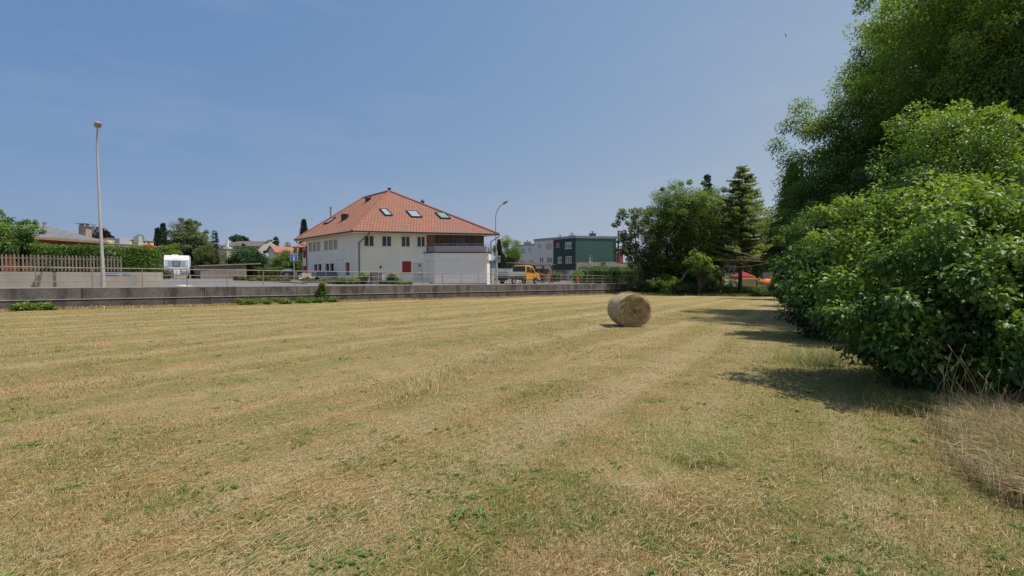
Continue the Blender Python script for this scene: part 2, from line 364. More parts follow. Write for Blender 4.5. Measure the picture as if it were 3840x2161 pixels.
def tree(name, label, cat, base, ell, leaf, per, size, tr=.2, group=None, bark='barkg', ratio=.5, four=False, seed=1, lean=(0, 0), fork=.35,
         stems=1, crownname='crown', trunkname='trunk', hang=.25, flat=.75, limbs=True, zmin=.15, sprouts=0):
    rng = np.random.default_rng(seed); root = empty(name, base, 0, label, cat, group)
    cc, cr = blobs(ell, rng, zmin); E = np.array(ell); wgt = E[:, 6]; cen = (E[:, :3] * wgt[:, None]).sum(0) / wgt.sum()
    top = (E[:, 2] + E[:, 5]).max(); crad = (top - cen[2])
    if sprouts:    # thin shoots standing out of the outline
        k = sprouts; d = unit(rng.normal(size=(k, 3))); d[:, 2] = np.abs(d[:, 2]) * .9; e = E[rng.integers(0, len(E), k)]
        p = e[:, :3] + d * e[:, 3:6] * rng.uniform(.98, 1.14, k)[:, None]; ok = p[:, 2] > .5
        cc = np.concatenate([cc, p[ok]]); cr = np.concatenate([cr, rng.uniform(.10, .22, ok.sum()) * crad / 3 + .08])
    V, FC, T = clump_leaves(cc, cr, per, size, rng, cen, ratio, four, flat, hang, crad=crad)
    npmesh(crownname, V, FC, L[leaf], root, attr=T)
    mb = MB()
    for st in range(stems):
        a = rng.random() * 6.28; sp = 0 if stems == 1 else E[:, 3].mean() * .25
        b0 = np.array([math.cos(a) * sp * .3, math.sin(a) * sp * .3, -.1]); t1 = np.array([cen[0] + lean[0] + math.cos(a) * sp, cen[1] + lean[1] + math.sin(a) * sp, top * .82])
        path = [b0 + (t1 - b0) * t + np.array([math.sin(t * 5 + a), math.cos(t * 4 + a), 0]) * tr * .5 * t for t in np.linspace(0, 1, 7)]
        mb.tube(path, [tr * (1.15 - t) if t > 0 else tr * 1.35 for t in np.linspace(0, 1, 7)], 8)
        if limbs:
            sel = rng.permutation(len(cc))[:min(len(cc), 46)]
            for i in sel:
                c = cc[i]; tt = np.clip((c[2] / top) * rng.uniform(.35, .8), .12, .9); p = b0 + (t1 - b0) * tt
                m1 = (p * .55 + c * .45); m1[2] += rng.uniform(-.05, .12) * crad; r0 = tr * (1.1 - tt) * .38
                mb.tube([p, m1, c], [r0, r0 * .6, r0 * .18], 5, caps=False)
    mb.build(trunkname, M[bark], root); return root
def conifer(name, label, cat, base, h, r, leaf='conif', seed=1, z0=.12, nw=None, dens=1., droop=.35, tr=.16, sparse=1., size=.28, group=None, power=.85, per=16):
    rng = np.random.default_rng(seed); root = empty(name, base, 0, label, cat, group); mb = MB()
    bend = rng.normal(0, .01 * h, 2)
    mb.tube([(bend[0] * t, bend[1] * t, h * t - .1 * (t == 0)) for t in np.linspace(0, 1, 6)], [tr * (1 - .95 * t) for t in np.linspace(0, 1, 6)], 8)
    C = []; A = []; T = []; nw = nw or int(h / .35)
    for w in range(nw):
        t = z0 + (1 - z0) * (w + rng.random() * .7) / nw; z = h * t
        if t >= 1: continue
        t = min(.985, t + rng.normal(0, .012)) if leaf == 'larch' else t
        Lr = r * (1 - t) ** power * 1.0 + .06 * r
        for k in range(int(rng.integers(5, 8) * sparse) + 1):
            a = rng.random() * 6.28; l = Lr * rng.uniform(.6, 1.12); dv = np.array([math.cos(a), math.sin(a), 0]); side = np.array([-dv[1], dv[0], 0])
            q = np.linspace(0, 1, 5); path = [np.array([bend[0]*t, bend[1]*t, z]) + dv * l * s + np.array([0, 0, -droop * l * s ** 1.4 + .12 * l * s ** 3]) for s in q]
            mb.tube(path, [tr * .22 * (1 - t) * (1 - .8 * s) + .006 for s in q], 4, caps=False)
            m = max(6, int(per * dens * l * 1.6)); s = rng.uniform(.12, 1.02, m)
            pos = np.array([bend[0]*t, bend[1]*t, z]) + dv * (l * s)[:, None]; pos[:, 2] += -droop * l * s ** 1.4 + .12 * l * s ** 3
            sd = rng.choice([-1, 1], m)[:, None] * rng.uniform(.3, 1.2, m)[:, None]
            ax = dv * .7 + side * sd; ax[:, 2] += rng.uniform(-.7, .15, m); pos += rng.normal(0, .04, (m, 3)) + side * sd * (.16 * l * (1 - s[:, None] * .7)) * rng.random((m, 1))
            C.append(pos); A.append(ax); T.append(.26 + .38 * s + rng.normal(0, .06, m))
    C = np.concatenate(C); A = np.concatenate(A); T = np.concatenate(T); n = len(C)
    Nn = rng.normal(size=(n, 3)) * .4 + np.array([0, 0, 1]); V, FC, k = leaves(C, A, Nn, size * rng.uniform(.6, 1.3, n), .28, False, .15)
    npmesh('crown', V, FC, L[leaf], root, attr=np.repeat(T, k)); mb.build('trunk', M['barkd'], root); return root
def column(name, label, cat, base, h, r, leaf='conif', seed=1, n=5000, size=.16, group=None):
    rng = np.random.default_rng(seed); root = empty(name, base, 0, label, cat, group)
    t = rng.random(n); a = rng.random(n) * 6.28; rr = r * np.sin(np.clip(t * .92 + .06, 0, 1) * math.pi) ** .45 * (1 + .16 * np.sin(a * 3 + t * 22) + rng.normal(0, .06, n)) * (1 - .35 * t)
    q = rng.uniform(.6, 1, n); C = np.stack([np.cos(a) * rr * q, np.sin(a) * rr * q, t * h + .05], 1)
    A = np.stack([np.cos(a) * .5, np.sin(a) * .5, np.ones(n)], 1) + rng.normal(0, .3, (n, 3)); Nn = np.stack([np.cos(a), np.sin(a), np.zeros(n)], 1) + rng.normal(0, .4, (n, 3))
    V, FC, k = leaves(C, A, Nn, size * rng.uniform(.6, 1.3, n), .45); npmesh('crown', V, FC, L[leaf], root, attr=np.repeat(q * .5 + rng.normal(0, .1, n) - .1, k))
    mb = MB(); mb.tube([(0, 0, -.1), (0, 0, h * .5), (0, 0, h * .93)], [r * .25, r * .2, .02], 7); mb.build('trunk', M['barkd'], root); return root
def hedge(name, label, pts, width, h, leaf='hedge', seed=1, dens=260, size=.09, cat='hedge', base=None, wob=.1, zfun=None):
    """pts: centre line xy; h height above base z"""
    rng = np.random.default_rng(seed); pts = [np.array(p, float) for p in pts]; b = pts[0]; z0 = base
    root = empty(name, (b[0], b[1], z0(b) if callable(z0) else z0), 0, label, cat); zb = root.location[2]
    segs = []; parts = []; mb = MB()
    for p, q in zip(pts[:-1], pts[1:]):
        d = q - p; Ls = np.linalg.norm(d); d /= Ls; nrm = np.array([-d[1], d[0]]); n = int(dens * Ls * (2 * h + width))
        u = rng.random(n) * Ls; w = rng.random(n) * (2 * h + width); top = (w > h) & (w < h + width)
        lat = np.where(w <= h, -width / 2, np.where(top, w - h - width / 2, width / 2)); zz = np.where(w <= h, w, np.where(top, h, 2 * h + width - w))
        # round the shoulders
        k = np.clip((np.abs(lat) / (width / 2)) ** 3, 0, 1); zz = zz - np.where(top, k * .12 * h, 0)
        wv = wob * (np.sin(u * 1.7 + seed) + .6 * np.sin(u * 4.1 + seed * 2) + .5 * np.sin(zz * 5 + u))
        lat = lat + np.sign(lat) * (wv * .5 + rng.normal(0, .035, n)); zz = zz + np.where(top, wv * .5, 0) + rng.normal(0, .03, n)
        C = np.stack([p[0] + d[0] * u + nrm[0] * lat - b[0], p[1] + d[1] * u + nrm[1] * lat - b[1], zz], 1)
        if zfun is not None: C[:, 2] += zfun(C[:, 0] + b[0], C[:, 1] + b[1]) - zb
        o3 = np.stack([nrm[0] * lat, nrm[1] * lat, np.where(top, h * .8, .1)], 1); o3 = unit(o3)
        A = rng.normal(size=(n, 3)) * .6 + o3 * .5 + np.array([0, 0, .1]); Nn = o3 + rng.normal(size=(n, 3)) * .5
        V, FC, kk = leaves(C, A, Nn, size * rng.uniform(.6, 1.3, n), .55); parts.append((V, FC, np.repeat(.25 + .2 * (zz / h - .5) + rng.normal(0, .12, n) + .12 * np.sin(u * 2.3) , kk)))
        za = (zfun(p[0], p[1]) - zb) if zfun is not None else 0; zc = (zfun(q[0], q[1]) - zb) if zfun is not None else 0
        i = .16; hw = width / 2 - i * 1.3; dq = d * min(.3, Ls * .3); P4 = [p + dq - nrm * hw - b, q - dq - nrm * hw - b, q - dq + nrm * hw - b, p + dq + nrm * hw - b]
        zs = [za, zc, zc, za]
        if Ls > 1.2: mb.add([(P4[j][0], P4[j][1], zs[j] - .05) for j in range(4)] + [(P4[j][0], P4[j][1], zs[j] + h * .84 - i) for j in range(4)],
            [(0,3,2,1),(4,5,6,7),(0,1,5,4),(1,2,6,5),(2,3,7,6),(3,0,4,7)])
    for p in pts[1:-1]:
        n = int(dens * h * width * 2.6); a = rng.random(n) * 6.283; rr = width / 2 * (.75 + .3 * rng.random(n)); zz = h * rng.random(n); tp = rng.random(n) < .25; rr = np.where(tp, rr * rng.random(n) ** .5, rr); zz = np.where(tp, h * rng.uniform(.93, 1.02, n), zz)
        zo = (zfun(p[0], p[1]) - zb) if zfun is not None else 0; C = np.stack([p[0] - b[0] + np.cos(a) * rr, p[1] - b[1] + np.sin(a) * rr, zz + zo], 1); o3 = np.stack([np.cos(a), np.sin(a), .4 + 0 * a], 1)
        V, FC, kk = leaves(C, rng.normal(size=(n, 3)) * .6 + o3 * .5, o3 + rng.normal(size=(n, 3)) * .5, size * rng.uniform(.6, 1.3, n), .55); parts.append((V, FC, np.repeat(.25 + .2 * (zz / h - .5) + rng.normal(0, .12, n), kk)))
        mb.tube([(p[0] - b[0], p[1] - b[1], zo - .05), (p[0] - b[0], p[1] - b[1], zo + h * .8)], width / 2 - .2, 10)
    V, FC, T = merge(parts); npmesh('foliage', V, FC, L[leaf], root, attr=T); mb.build('dark_core', M['core'], root); return root  # solid core added behind the leaves, inner shade put into its near-black colour
def bush(name, label, base, ell, leaf='shrub', per=60, size=.1, seed=1, cat='bush', group=None, **k):
    k.setdefault('bark', 'barkd')
    return tree(name, label, cat, base, ell, leaf, per, size, tr=k.pop('tr', .04), seed=seed, stems=k.pop('stems', 3), crownname='foliage', trunkname='stems', group=group, zmin=k.pop('zmin', .05), **k)

# ------------------------------------------------------------------ value noise for numpy
def vnoise(x, y, s, seed=0):
    x = x * s + seed * 17.3; y = y * s + seed * 9.1; xi = np.floor(x).astype(np.int64); yi = np.floor(y).astype(np.int64); fx = x - xi; fy = y - yi
    def h(a, b):
        n = (a * 374761393 + b * 668265263 + seed * 974711) & 0x7fffffff; n = ((n ^ (n >> 13)) * 1274126177) & 0x7fffffff; return ((n ^ (n >> 16)) & 0xffff) / 65535.
    fx = fx * fx * (3 - 2 * fx); fy = fy * fy * (3 - 2 * fy)
    return (h(xi, yi) * (1 - fx) + h(xi + 1, yi) * fx) * (1 - fy) + (h(xi, yi + 1) * (1 - fx) + h(xi + 1, yi + 1) * fx) * fy
MD = np.array([.55, .835])
def MOW(x, y): return x * MD[0] + y * MD[1], x * MD[1] - y * MD[0]
def greenness(x, y):
    s, o = so(x, y)
    g = .28 * vnoise(x, y, .55, 1) + .42 * vnoise(x, y, 1.9, 2) + .42 * vnoise(x, y, 5.5, 3) - .02 + .18 * (vnoise(o * 1, s * .07, .9, 4) - .5)
    al, pr = MOW(x, y); g += .20 * np.clip((pr + .4) / 2.2, -.25, 1.) - .34 * np.exp(-((pr + 2.5) / .38) ** 2) * np.clip(al / 8, 0, 1)
    g += .07 * np.sin(pr * 2 * math.pi / 2.7 + 1.6 * vnoise(al * .2, pr * .3, .5, 14) * 2) + .10 * (vnoise(pr, al * .05, 2.2, 15) - .5)
    return g                                    # about .2 .. .9

# ================================================================== GROUND
def groundmat():
    m, nt, b = nm('mown_field'); v = obj_co(nt); va = N(nt, 'ShaderNodeMapping'); va.inputs['Rotation'].default_value = (0, 0, -rad(44.8)); va.inputs['Scale'].default_value = (.05, .75, 1)
    tc = N(nt, 'ShaderNodeTexCoord'); mr = N(nt, 'ShaderNodeVectorRotate', rotation_type='Z_AXIS'); mr.inputs['Angle'].default_value = -rad(56.6); nt.links.new(tc.outputs['Object'], mr.inputs['Vector'])
    ms = N(nt, 'ShaderNodeMapping'); ms.inputs['Scale'].default_value = (.045, 1.3, 1); nt.links.new(mr.outputs[0], ms.inputs['Vector'])
    streak = noise(nt, 1, 4, ms.outputs['Vector'], .6); n1 = noise(nt, 1.5, 7, v, .75); n2 = noise(nt, 5.5, 5, v, .7); n3 = noise(nt, 60, 4, v, .7); n4 = noise(nt, .22, 3, v)
    straw = (.48, .345, .15); brown = (.42, .26, .11); green = (.20, .235, .065); pale = (.58, .46, .27)
    c = mixc(nt, ramp(nt, n2, [(.35, 0.), (.65, 1.)]), brown, straw)
    c = mixc(nt, ramp(nt, n1, [(.43, 0.), (.60, .85)]), c, green)
    c = mixc(nt, ramp(nt, n4, [(.45, 0.), (.65, .4)]), c, (.30, .27, .09))
    sp = N(nt, 'ShaderNodeSeparateXYZ'); nt.links.new(mr.outputs[0], sp.inputs[0]); wob = N(nt, 'ShaderNodeMath', operation='MULTIPLY_ADD'); nt.links.new(n4, wob.inputs[0]); wob.inputs[1].default_value = 2.4; 
    pm = N(nt, 'ShaderNodeMath', operation='MULTIPLY'); nt.links.new(sp.outputs[1], pm.inputs[0]); pm.inputs[1].default_value = -2 * math.pi / 2.7; nt.links.new(pm.outputs[0], wob.inputs[2]); sn = N(nt, 'ShaderNodeMath', operation='SINE'); nt.links.new(wob.outputs[0], sn.inputs[0])
    hf = N(nt, 'ShaderNodeMath', operation='MULTIPLY_ADD'); nt.links.new(sn.outputs[0], hf.inputs[0]); hf.inputs[1].default_value = .5; hf.inputs[2].default_value = .5
    c = mixc(nt, ramp(nt, hf.outputs[0], [(.45, 0.), (.95, .28)]), c, (.235, .25, .075))
    c = mixc(nt, ramp(nt, hf.outputs[0], [(.03, .35), (.3, 0.)]), c, pale)
    tk = N(nt, 'ShaderNodeMapRange'); nt.links.new(sp.outputs[1], tk.inputs['Value']); tk.inputs['From Min'].default_value = 2.2; tk.inputs['From Max'].default_value = .4
    c = mixc(nt, ramp(nt, tk.outputs[0], [(0, 0.), (1, .38)]), c, (.22, .24, .07))
    t1 = N(nt, 'ShaderNodeMath', operation='SUBTRACT'); nt.links.new(sp.outputs[1], t1.inputs[0]); t1.inputs[1].default_value = 2.5; t2 = N(nt, 'ShaderNodeMath', operation='ABSOLUTE'); nt.links.new(t1.outputs[0], t2.inputs[0])
    c = mixc(nt, ramp(nt, t2.outputs[0], [(.15, .5), (.6, 0.)]), c, pale)
    c = mixc(nt, ramp(nt, streak, [(.52, 0.), (.66, .6)]), c, pale)
    c = mixc(nt, ramp(nt, streak, [(.34, .5), (.46, 0.)]), c, green)
    c = mixc(nt, ramp(nt, n3, [(.38, .8), (.60, 0.)]), c, (.20, .135, .06))
    c = mixc(nt, ramp(nt, n3, [(.58, 0.), (.72, .5)]), c, pale)
    nt.links.new(c, b.inputs['Base Color']); b.inputs['Roughness'].default_value = .95; b.inputs['Specular IOR Level'].default_value = .1
    bump(nt, b, n3, .7, .04); return m
M['field'] = groundmat()
def lawnmat(name, c1, c2, c3):
    m, nt, b = nm(name); v = obj_co(nt); n1 = noise(nt, .6, 6, v, .7); n2 = noise(nt, 20, 4, v, .7)
    c = mixc(nt, ramp(nt, n1, [(.35, 0.), (.65, 1.)]), c1, c2); c = mixc(nt, ramp(nt, n2, [(.4, .6), (.6, 0.)]), c, c3)
    nt.links.new(c, b.inputs['Base Color']); b.inputs['Roughness'].default_value = .95; bump(nt, b, n2, .5, .03); return m
M['lawn'] = lawnmat('dry_lawn', (.33, .25, .11), (.19, .19, .055), (.12, .10, .04))
M['verge'] = lawnmat('verge_grass', (.16, .19, .05), (.24, .21, .08), (.07, .09, .03))
def sheet(name, ss, oo, zfn, m, lift=0):
    S_, O_ = np.meshgrid(ss, oo, indexing='ij'); xy = P0[None, None] + S_[..., None] * D + O_[..., None] * PN
    z = zfn(xy[..., 0], xy[..., 1]) + lift; V = np.concatenate([xy, z[..., None]], -1).reshape(-1, 3)
    a, b_ = len(ss), len(oo); I = np.arange(a * b_).reshape(a, b_); FC = np.stack([I[:-1, :-1], I[1:, :-1], I[1:, 1:], I[:-1, 1:]], -1).reshape(-1, 4)
    o = npmesh(name, V, FC, m); o.data.polygons.foreach_set('use_smooth', [True] * len(FC)); return tag(o, kind='structure')
def und(x, y): return zf(x, y) + .035 * (vnoise(x, y, .35, 8) - .5) * 2 + .02 * (vnoise(x, y, 1.3, 9) - .5) * 2
sheet('ground', np.concatenate([np.linspace(-900, -40, 12), np.linspace(-38, 90, 257), np.linspace(95, 4000, 14)]),
      np.concatenate([np.linspace(-3000, -70, 12), np.linspace(-68, .1, 137)]), und, M['field'])
sheet('village_ground', np.concatenate([np.linspace(-900, -40, 10), np.linspace(-38, 90, 65), np.linspace(95, 4000, 14)]),
      np.concatenate([np.linspace(.12, 40, 60), np.linspace(45, 4000, 14)]), zu, M['lawn'])
# carriageway: strip along the wall + branch going back past the caravan (drawn as polygon patches slightly lifted)
def patch(name, poly_px, zfn, m, lift, kind='structure', sub=1):
    """poly as world xy list, triangulated as fan with the zfn height"""
    V = [(p[0], p[1], float(zfn(p[0], p[1])) + lift) for p in poly_px]; mb = MB(); mb.add(V, [tuple(range(len(V)))]); return tag(mb.build(name, m), kind=kind)
def gp(px, py, zfn=zu):                 # ground point seen at a pixel, by marching
    r = ray(px, py); best = None
    for t in np.linspace(12 / r[1], 160 / r[1], 3000):
        p = np.array([0, 0, EYE]) + r * t
        if p[2] <= zfn(p[0], p[1]): return p[:2]
    return p[:2]
sheet('road', np.linspace(-40, 60, 101), np.linspace(.3, 6.3, 13), zu, M['asphalt'], .02)
sheet('side_road', np.linspace(2.0, 15.0, 27), np.linspace(6.31, 60, 81), zu, M['asphalt'], .016)
# forecourt in front of the house (light paving) and parking by the truck
M['paving'] = mat('pale_paving', (.30, .27, .235), .9, .12, .8)
sheet('forecourt', np.linspace(24.5, 46, 30), np.linspace(6.32, 11.5, 10), zu, M['paving'], .012)
# kerbs
def kerb(name, a, b_, label=None):
    mb = MB(); n = 12
    for i in range(n):
        p = a + (b_ - a) * i / n; q = a + (b_ - a) * (i + .985) / n
        mb.bar((p[0], p[1], zu(*p) + .05), (q[0], q[1], zu(*q) + .05), .16, .16)
    o = mb.build(name, M['kerb']); return tag(o, kind='structure')
kerb('kerb', wp(15.1, 6.4), wp(27.5, 6.4)); kerb('kerb', wp(15.1, 6.5), wp(15.1, 24)); kerb('kerb', wp(40, 6.4), wp(60, 6.4))
# painted lines
mb = MB()
for (s0, s1, o0, o1) in ((6.2, 6.75, 2.4, 5.4), (7.6, 12.4, 5.05, 5.17), (9.5, 16, 3.2, 3.3)):
    q = [wp(s0, o0), wp(s1, o0), wp(s1, o1), wp(s0, o1)]; mb.add([(p[0], p[1], float(zu(*p)) + .026) for p in q], [(0, 1, 2, 3)])
tag(mb.build('road_marking', M['roadpaint']), kind='structure')
# verge strip behind the kerb
sheet('verge', np.linspace(15.2, 28, 20), np.linspace(6.5, 8.6, 6), zu, M['verge'], .05)
# distant hills
mb = MB(); xs = np.linspace(-4500, 4500, 90); vs = []
for i, x in enumerate(xs): vs += [(x, 3600, -30), (x, 3600, 95 + 60 * vnoise(np.array([x]), np.array([0.]), .0012, 5)[0] + 14 * vnoise(np.array([x]), np.array([0.]), .008, 6)[0])]
mb.add(vs, [(2*i, 2*i+2, 2*i+3, 2*i+1) for i in range(len(xs) - 1)]); tag(mb.build('hills', mat('hazy_hill', (.20, .27, .36), .95, .05, .01)), kind='structure')

# ================================================================== RETAINING WALL + RAILING
rw = empty('retaining_wall', (P0[0], P0[1], 0), 0, 'long low weathered concrete wall holding up the road along the field', 'wall')
def wseg(mb, s0, s1, o0, o1, zb, zt, m=0):     # zb/zt are functions of s
    V = []
    for zz in (zb, zt):
        for s, o in ((s0, o0), (s1, o0), (s1, o1), (s0, o1)):
            p = wp(s, o) - P0; V.append((p[0], p[1], zz(s)))
    mb.add(V, [(0,3,2,1),(4,5,6,7),(0,1,5,4),(1,2,6,5),(2,3,7,6),(3,0,4,7)], m)
zft = lambda s: float(zf(*wp(s, 0))) - .3
zmid = lambda s: float(zf(*wp(s, 0))) + .46 + .04 * (s / 48)
ztop = lambda s: float(zwall(s)) + .01
s = -14.; k = 0; up = MB(); lo = MB(); cap = MB()
js = list(np.arange(-14, 78, 5.2)); 
for i in range(len(js) - 1): wseg(up, js[i] + .012, js[i+1] - .012, -.10, .22, zmid, ztop)
js2 = list(np.arange(-12.3, 78, 4.3))
for i in range(len(js2) - 1): wseg(lo, js2[i] + .01, js2[i+1] - .01, -.17, .22, zft, lambda s: zmid(s) - .038)
wseg(cap, -14, 78, -.20, -.02, lambda s: zmid(s) - .035, lambda s: zmid(s) + .004)
bkm = MB(); wseg(bkm, -14, 78, -.05, .27, lambda s: zft(s) - .05, lambda s: ztop(s) - .03); bkm.build('backing', M['rwall2'], rw)
wseg(cap, -14, 78, -.105, .28, lambda s: ztop(s) + .001, lambda s: ztop(s) + .035)
up.build('upper_course', M['rwall'], rw, .012); lo.build('lower_course', M['rwall2'], rw, .012); cap.build('ledge', M['rcap'], rw)
rl = empty('railing', (P0[0], P0[1], 0), 0, 'thin three bar steel railing along the top of the road wall', 'railing')
postm = None
for n in range(-5, 29):
    s = 2. * n; p = wp(s, .06) - P0
    if postm is None:
        mb = MB(); mb.tube([(0, 0, 0), (0, 0, .98)], .026, 8); mb.tube([(0, 0, 0), (0, 0, .02)], .06, 8); o = mb.build('post', M['railrust'], rl); postm = o
    else: o = postm.copy(); COL.objects.link(o)
    o.location = (p[0], p[1], ztop(s) + .03)
for hh, rr in ((1.0, .028), (.65, .019), (.31, .019)):
    mb = MB(); mb.tube([tuple(wp(s, .06) - P0) + (ztop(s) + .03 + hh + .006 * math.sin(s * 1.3 + hh * 9),) for s in np.arange(-10, 56.1, 2)], rr, 7)
    mb.build('rail', M['railrust'], rl)

# ================================================================== STREET LAMPS
def lamp_head(root, tip, dirv, L_=.62, wd=.30, name='lamp_head'):
    d = unit(np.array(dirv, float)); sd = np.cross(d, [0, 0, 1]); sd /= np.linalg.norm(sd); u = np.cross(sd, d); mb = MB()
    prof = [(0, .05, .05), (.12, .6, .5), (.4, 1, .85), (.75, 1, .8), (.93, .8, .5), (1, .35, .2)]; n = 12; vs = []
    for t, w, hh in prof:
        for k in range(n):
            a = 2 * math.pi * k / n; y = math.cos(a) * wd / 2 * w; z = math.sin(a); z = z * .13 * hh if z > 0 else z * .06 * hh
            vs.append(np.array(tip) + d * (t * L_) + sd * y + u * z)
    fs = [(i*n+k, i*n+(k+1) % n, (i+1)*n+(k+1) % n, (i+1)*n+k) for i in range(len(prof)-1) for k in range(n)]
    mb.add(vs, fs, 0, True); mb.add(vs[:n], [tuple(range(n))]); mb.add(vs[-n:], [tuple(range(n))]); mb.build(name, M['lampgrey'], root)
    mb = MB(); c = np.array(tip) + d * L_ * .58 - u * .062; mb.obox(c, d * L_ * .27, sd * wd * .36, u * .02); mb.build('diffuser', mat('lamp_lens', (.28, .25, .18), .3, .3, 12), root)
# left lamp: arm reaches over the field
b_, s_ = onwall(387, .75); bz = float(zwall(s_)) 
lr = empty('street_lamp', (b_[0], b_[1], bz), 0, 'tall grey street lamp standing beside the garden wall and picket fence', 'street lamp', 'street lamps')
arm = np.array([.705, -.709])
Hh = 8.05; pth = [np.array([0, 0, 0.])]
for t in np.linspace(0, 1, 9): pth.append(np.array([-.28 * (1 - (1 - t)**1) , 0, Hh * t]))
mb = MB(); mb.tube([(0, 0, -.1), (0, 0, .95)], [.10, .095], 12); mb.tube([(0, 0, .93), (-.08, 0, 3.6), (-.14, 0, 6.5)], [.08, .066, .05], 12)
top = [np.array([-.14, 0, 6.5]), np.array([-.15, 0, 7.3]), np.array([-.10, -.05, 7.9])]
top = [np.array([t_[0], t_[1], t_[2] - (.33 if i_ else 0)]) for i_, t_ in enumerate(top)]
for a in (.3, .6, .9, 1.15): top.append(np.array([-.10 + arm[0] * 1.0 * (1 - math.cos(a)), -.05 + arm[1] * 1.0 * (1 - math.cos(a)), 7.57 + .85 * math.sin(a) * .9]))
mb.tube(top, [.055, .05, .045, .04, .038, .036, .034], 10); mb.build('pole', M['lampgrey'], lr)
lamp_head(lr, top[-1] - np.array([arm[0], arm[1], 0]) * .02, (arm[0], arm[1], .22), .64, .31)
# right lamp: same kind
b2 = P(1862, 1050, 49.5)[:2]; bz2 = float(zu(*b2))
lr2 = empty('street_lamp', (b2[0], b2[1], bz2), 0, 'curved street lamp beside the right end of the white house, carrying a parking sign', 'street lamp', 'street lamps')
mb = MB(); mb.tube([(0, 0, -.1), (-.02, 0, 3.6)], [.13, .115], 12); mb.build('pole_base', M['lampgrey'], lr2)
Zt = 8.05; top = [np.array([-.02, 0, 3.6]), np.array([-.08, 0, 5.6]), np.array([-.1, 0, 7.1])]
for a in np.linspace(.2, 1.25, 7): top.append(np.array([-.1 + arm[0] * 1.45 * (1 - math.cos(a)), arm[1] * 1.45 * (1 - math.cos(a)), 7.1 + 1.45 * math.sin(a)]))
mb = MB(); mb.tube(top, [.065, .058, .05] + [.044] * 7, 10); mb.build('pole', M['galv'], lr2)
lamp_head(lr2, top[-1], (arm[0], arm[1], .38), .95, .34)

# ================================================================== SIGNS
def cam_yaw(x, y): return math.atan2(-x, -(-y)) if False else math.atan2(x, -y) * 0
def text_free_sign(): pass
p = onwall(1103, .7)[0]; z = float(zu(*p)); tc_ = math.atan2(-p[0], p[1])          # yaw so local -y looks at the camera
sg = empty('traffic_sign', (p[0], p[1], z), -math.atan2(p[0], p[1]) * 1.0, 'blue square dead end sign with white stem and red bar on a thin grey post', 'road sign')
mb = MB(); mb.tube([(0, 0, -.05), (0, 0, 2.1)], .03, 8); mb.build('post', M['galv'], sg)
hs = .235; zc = 1.98
mb = MB(); mb.box(-hs, hs, -.06, -.045, zc - hs, zc + hs); o = mb.build('sign_plate', M['whitep'], sg, .012)
mb = MB(); mb.box(-hs + .018, hs - .018, -.064, -.061, zc - hs + .018, zc + hs - .018); mb.build('blue_face', M['blue'], sg)
mb = MB(); mb.box(-.035, .035, -.069, -.0655, zc - .20, zc + .07); mb.box(-.115, .115, -.069, -.0655, zc + .055, zc + .075); mb.box(-.075, .075, -.069, -.0655, zc + .13, zc + .145); mb.build('white_stem', M['whitep'], sg)
mb = MB(); mb.box(-.105, .105, -.073, -.0695, zc + .008, zc + .058); mb.build('red_bar', M['signred'], sg)
# parking restriction sign on right lamp
pq = P(1869.5, 972, 49.2); sg = empty('parking_sign', (pq[0], pq[1] - .02, pq[2]), -math.atan2(pq[0], pq[1]), 'white plate with a round red and blue no parking symbol on the right street lamp', 'road sign')
mb = MB(); mb.box(-.19, .19, -.01, .01, -.36, .36); mb.build('sign_plate', mat('faded_white_plate', (.50, .44, .48), .6, .05), sg)
for r_, mm, yy in ((.165, 'signred', -.014), (.125, 'blue', -.018)):
    mb = MB(); mb.add([(r_ * math.cos(a), yy, .08 + r_ * math.sin(a)) for a in np.linspace(0, 6.283, 25)[:-1]], [tuple(range(24))]); mb.build('symbol_ring' if r_ > .15 else 'symbol_disc', mat('faded_' + mm, (.30, .12, .2) if mm == 'signred' else (.22, .2, .42), .6), sg)
fr_m = mat('faded_red', (.36, .12, .16), .6)
for nme_, a, b_ in (('symbol_stripe', (-.1, -.022, .18), (.1, -.022, -.02)), ('text_line', (-.13, -.014, -.2), (.13, -.014, -.2)), ('text_line', (-.13, -.014, -.26), (.1, -.014, -.26))):
    mb = MB(); mb.bar(a, b_, .006, .028); mb.build(nme_, fr_m, sg)

# ================================================================== HOUSE BUILDER
def facade(mb, p0, p1, z0, z1, holes, depth=.18, m=0, mr=1, zt1=None):
    """vertical wall p0->p1 (xy, outside on the right-hand side when walking p0->p1), holes (u0,u1,za,zb)"""
    p0 = np.array(p0, float); p1 = np.array(p1, float); Ls = np.linalg.norm(p1 - p0); d = (p1 - p0) / Ls; inn = np.array([-d[1], d[0]])
    us = sorted({0., Ls, *[h[0] for h in holes], *[h[1] for h in holes]}); zs = sorted({z0, z1, *[h[2] for h in holes], *[h[3] for h in holes]})
    pt = lambda u, z, dp=0: (p0[0] + d[0]*u + inn[0]*dp, p0[1] + d[1]*u + inn[1]*dp, z)
    for i in range(len(us) - 1):
        for j in range(len(zs) - 1):
            u, z = (us[i] + us[i+1]) / 2, (zs[j] + zs[j+1]) / 2
            if any(h[0] < u < h[1] and h[2] < z < h[3] for h in holes): continue
            mb.add([pt(us[i], zs[j]), pt(us[i+1], zs[j]), pt(us[i+1], zs[j+1]), pt(us[i], zs[j+1])], [(0, 1, 2, 3)], m)
    for (a, b, c, e) in holes:
        for q in ([(a,c),(b,c)], [(b,c),(b,e)], [(b,e),(a,e)], [(a,e),(a,c)]):
            mb.add([pt(*q[0]), pt(*q[1]), pt(*q[1], depth), pt(*q[0], depth)], [(0, 1, 2, 3)], mr)
    return pt, d, inn
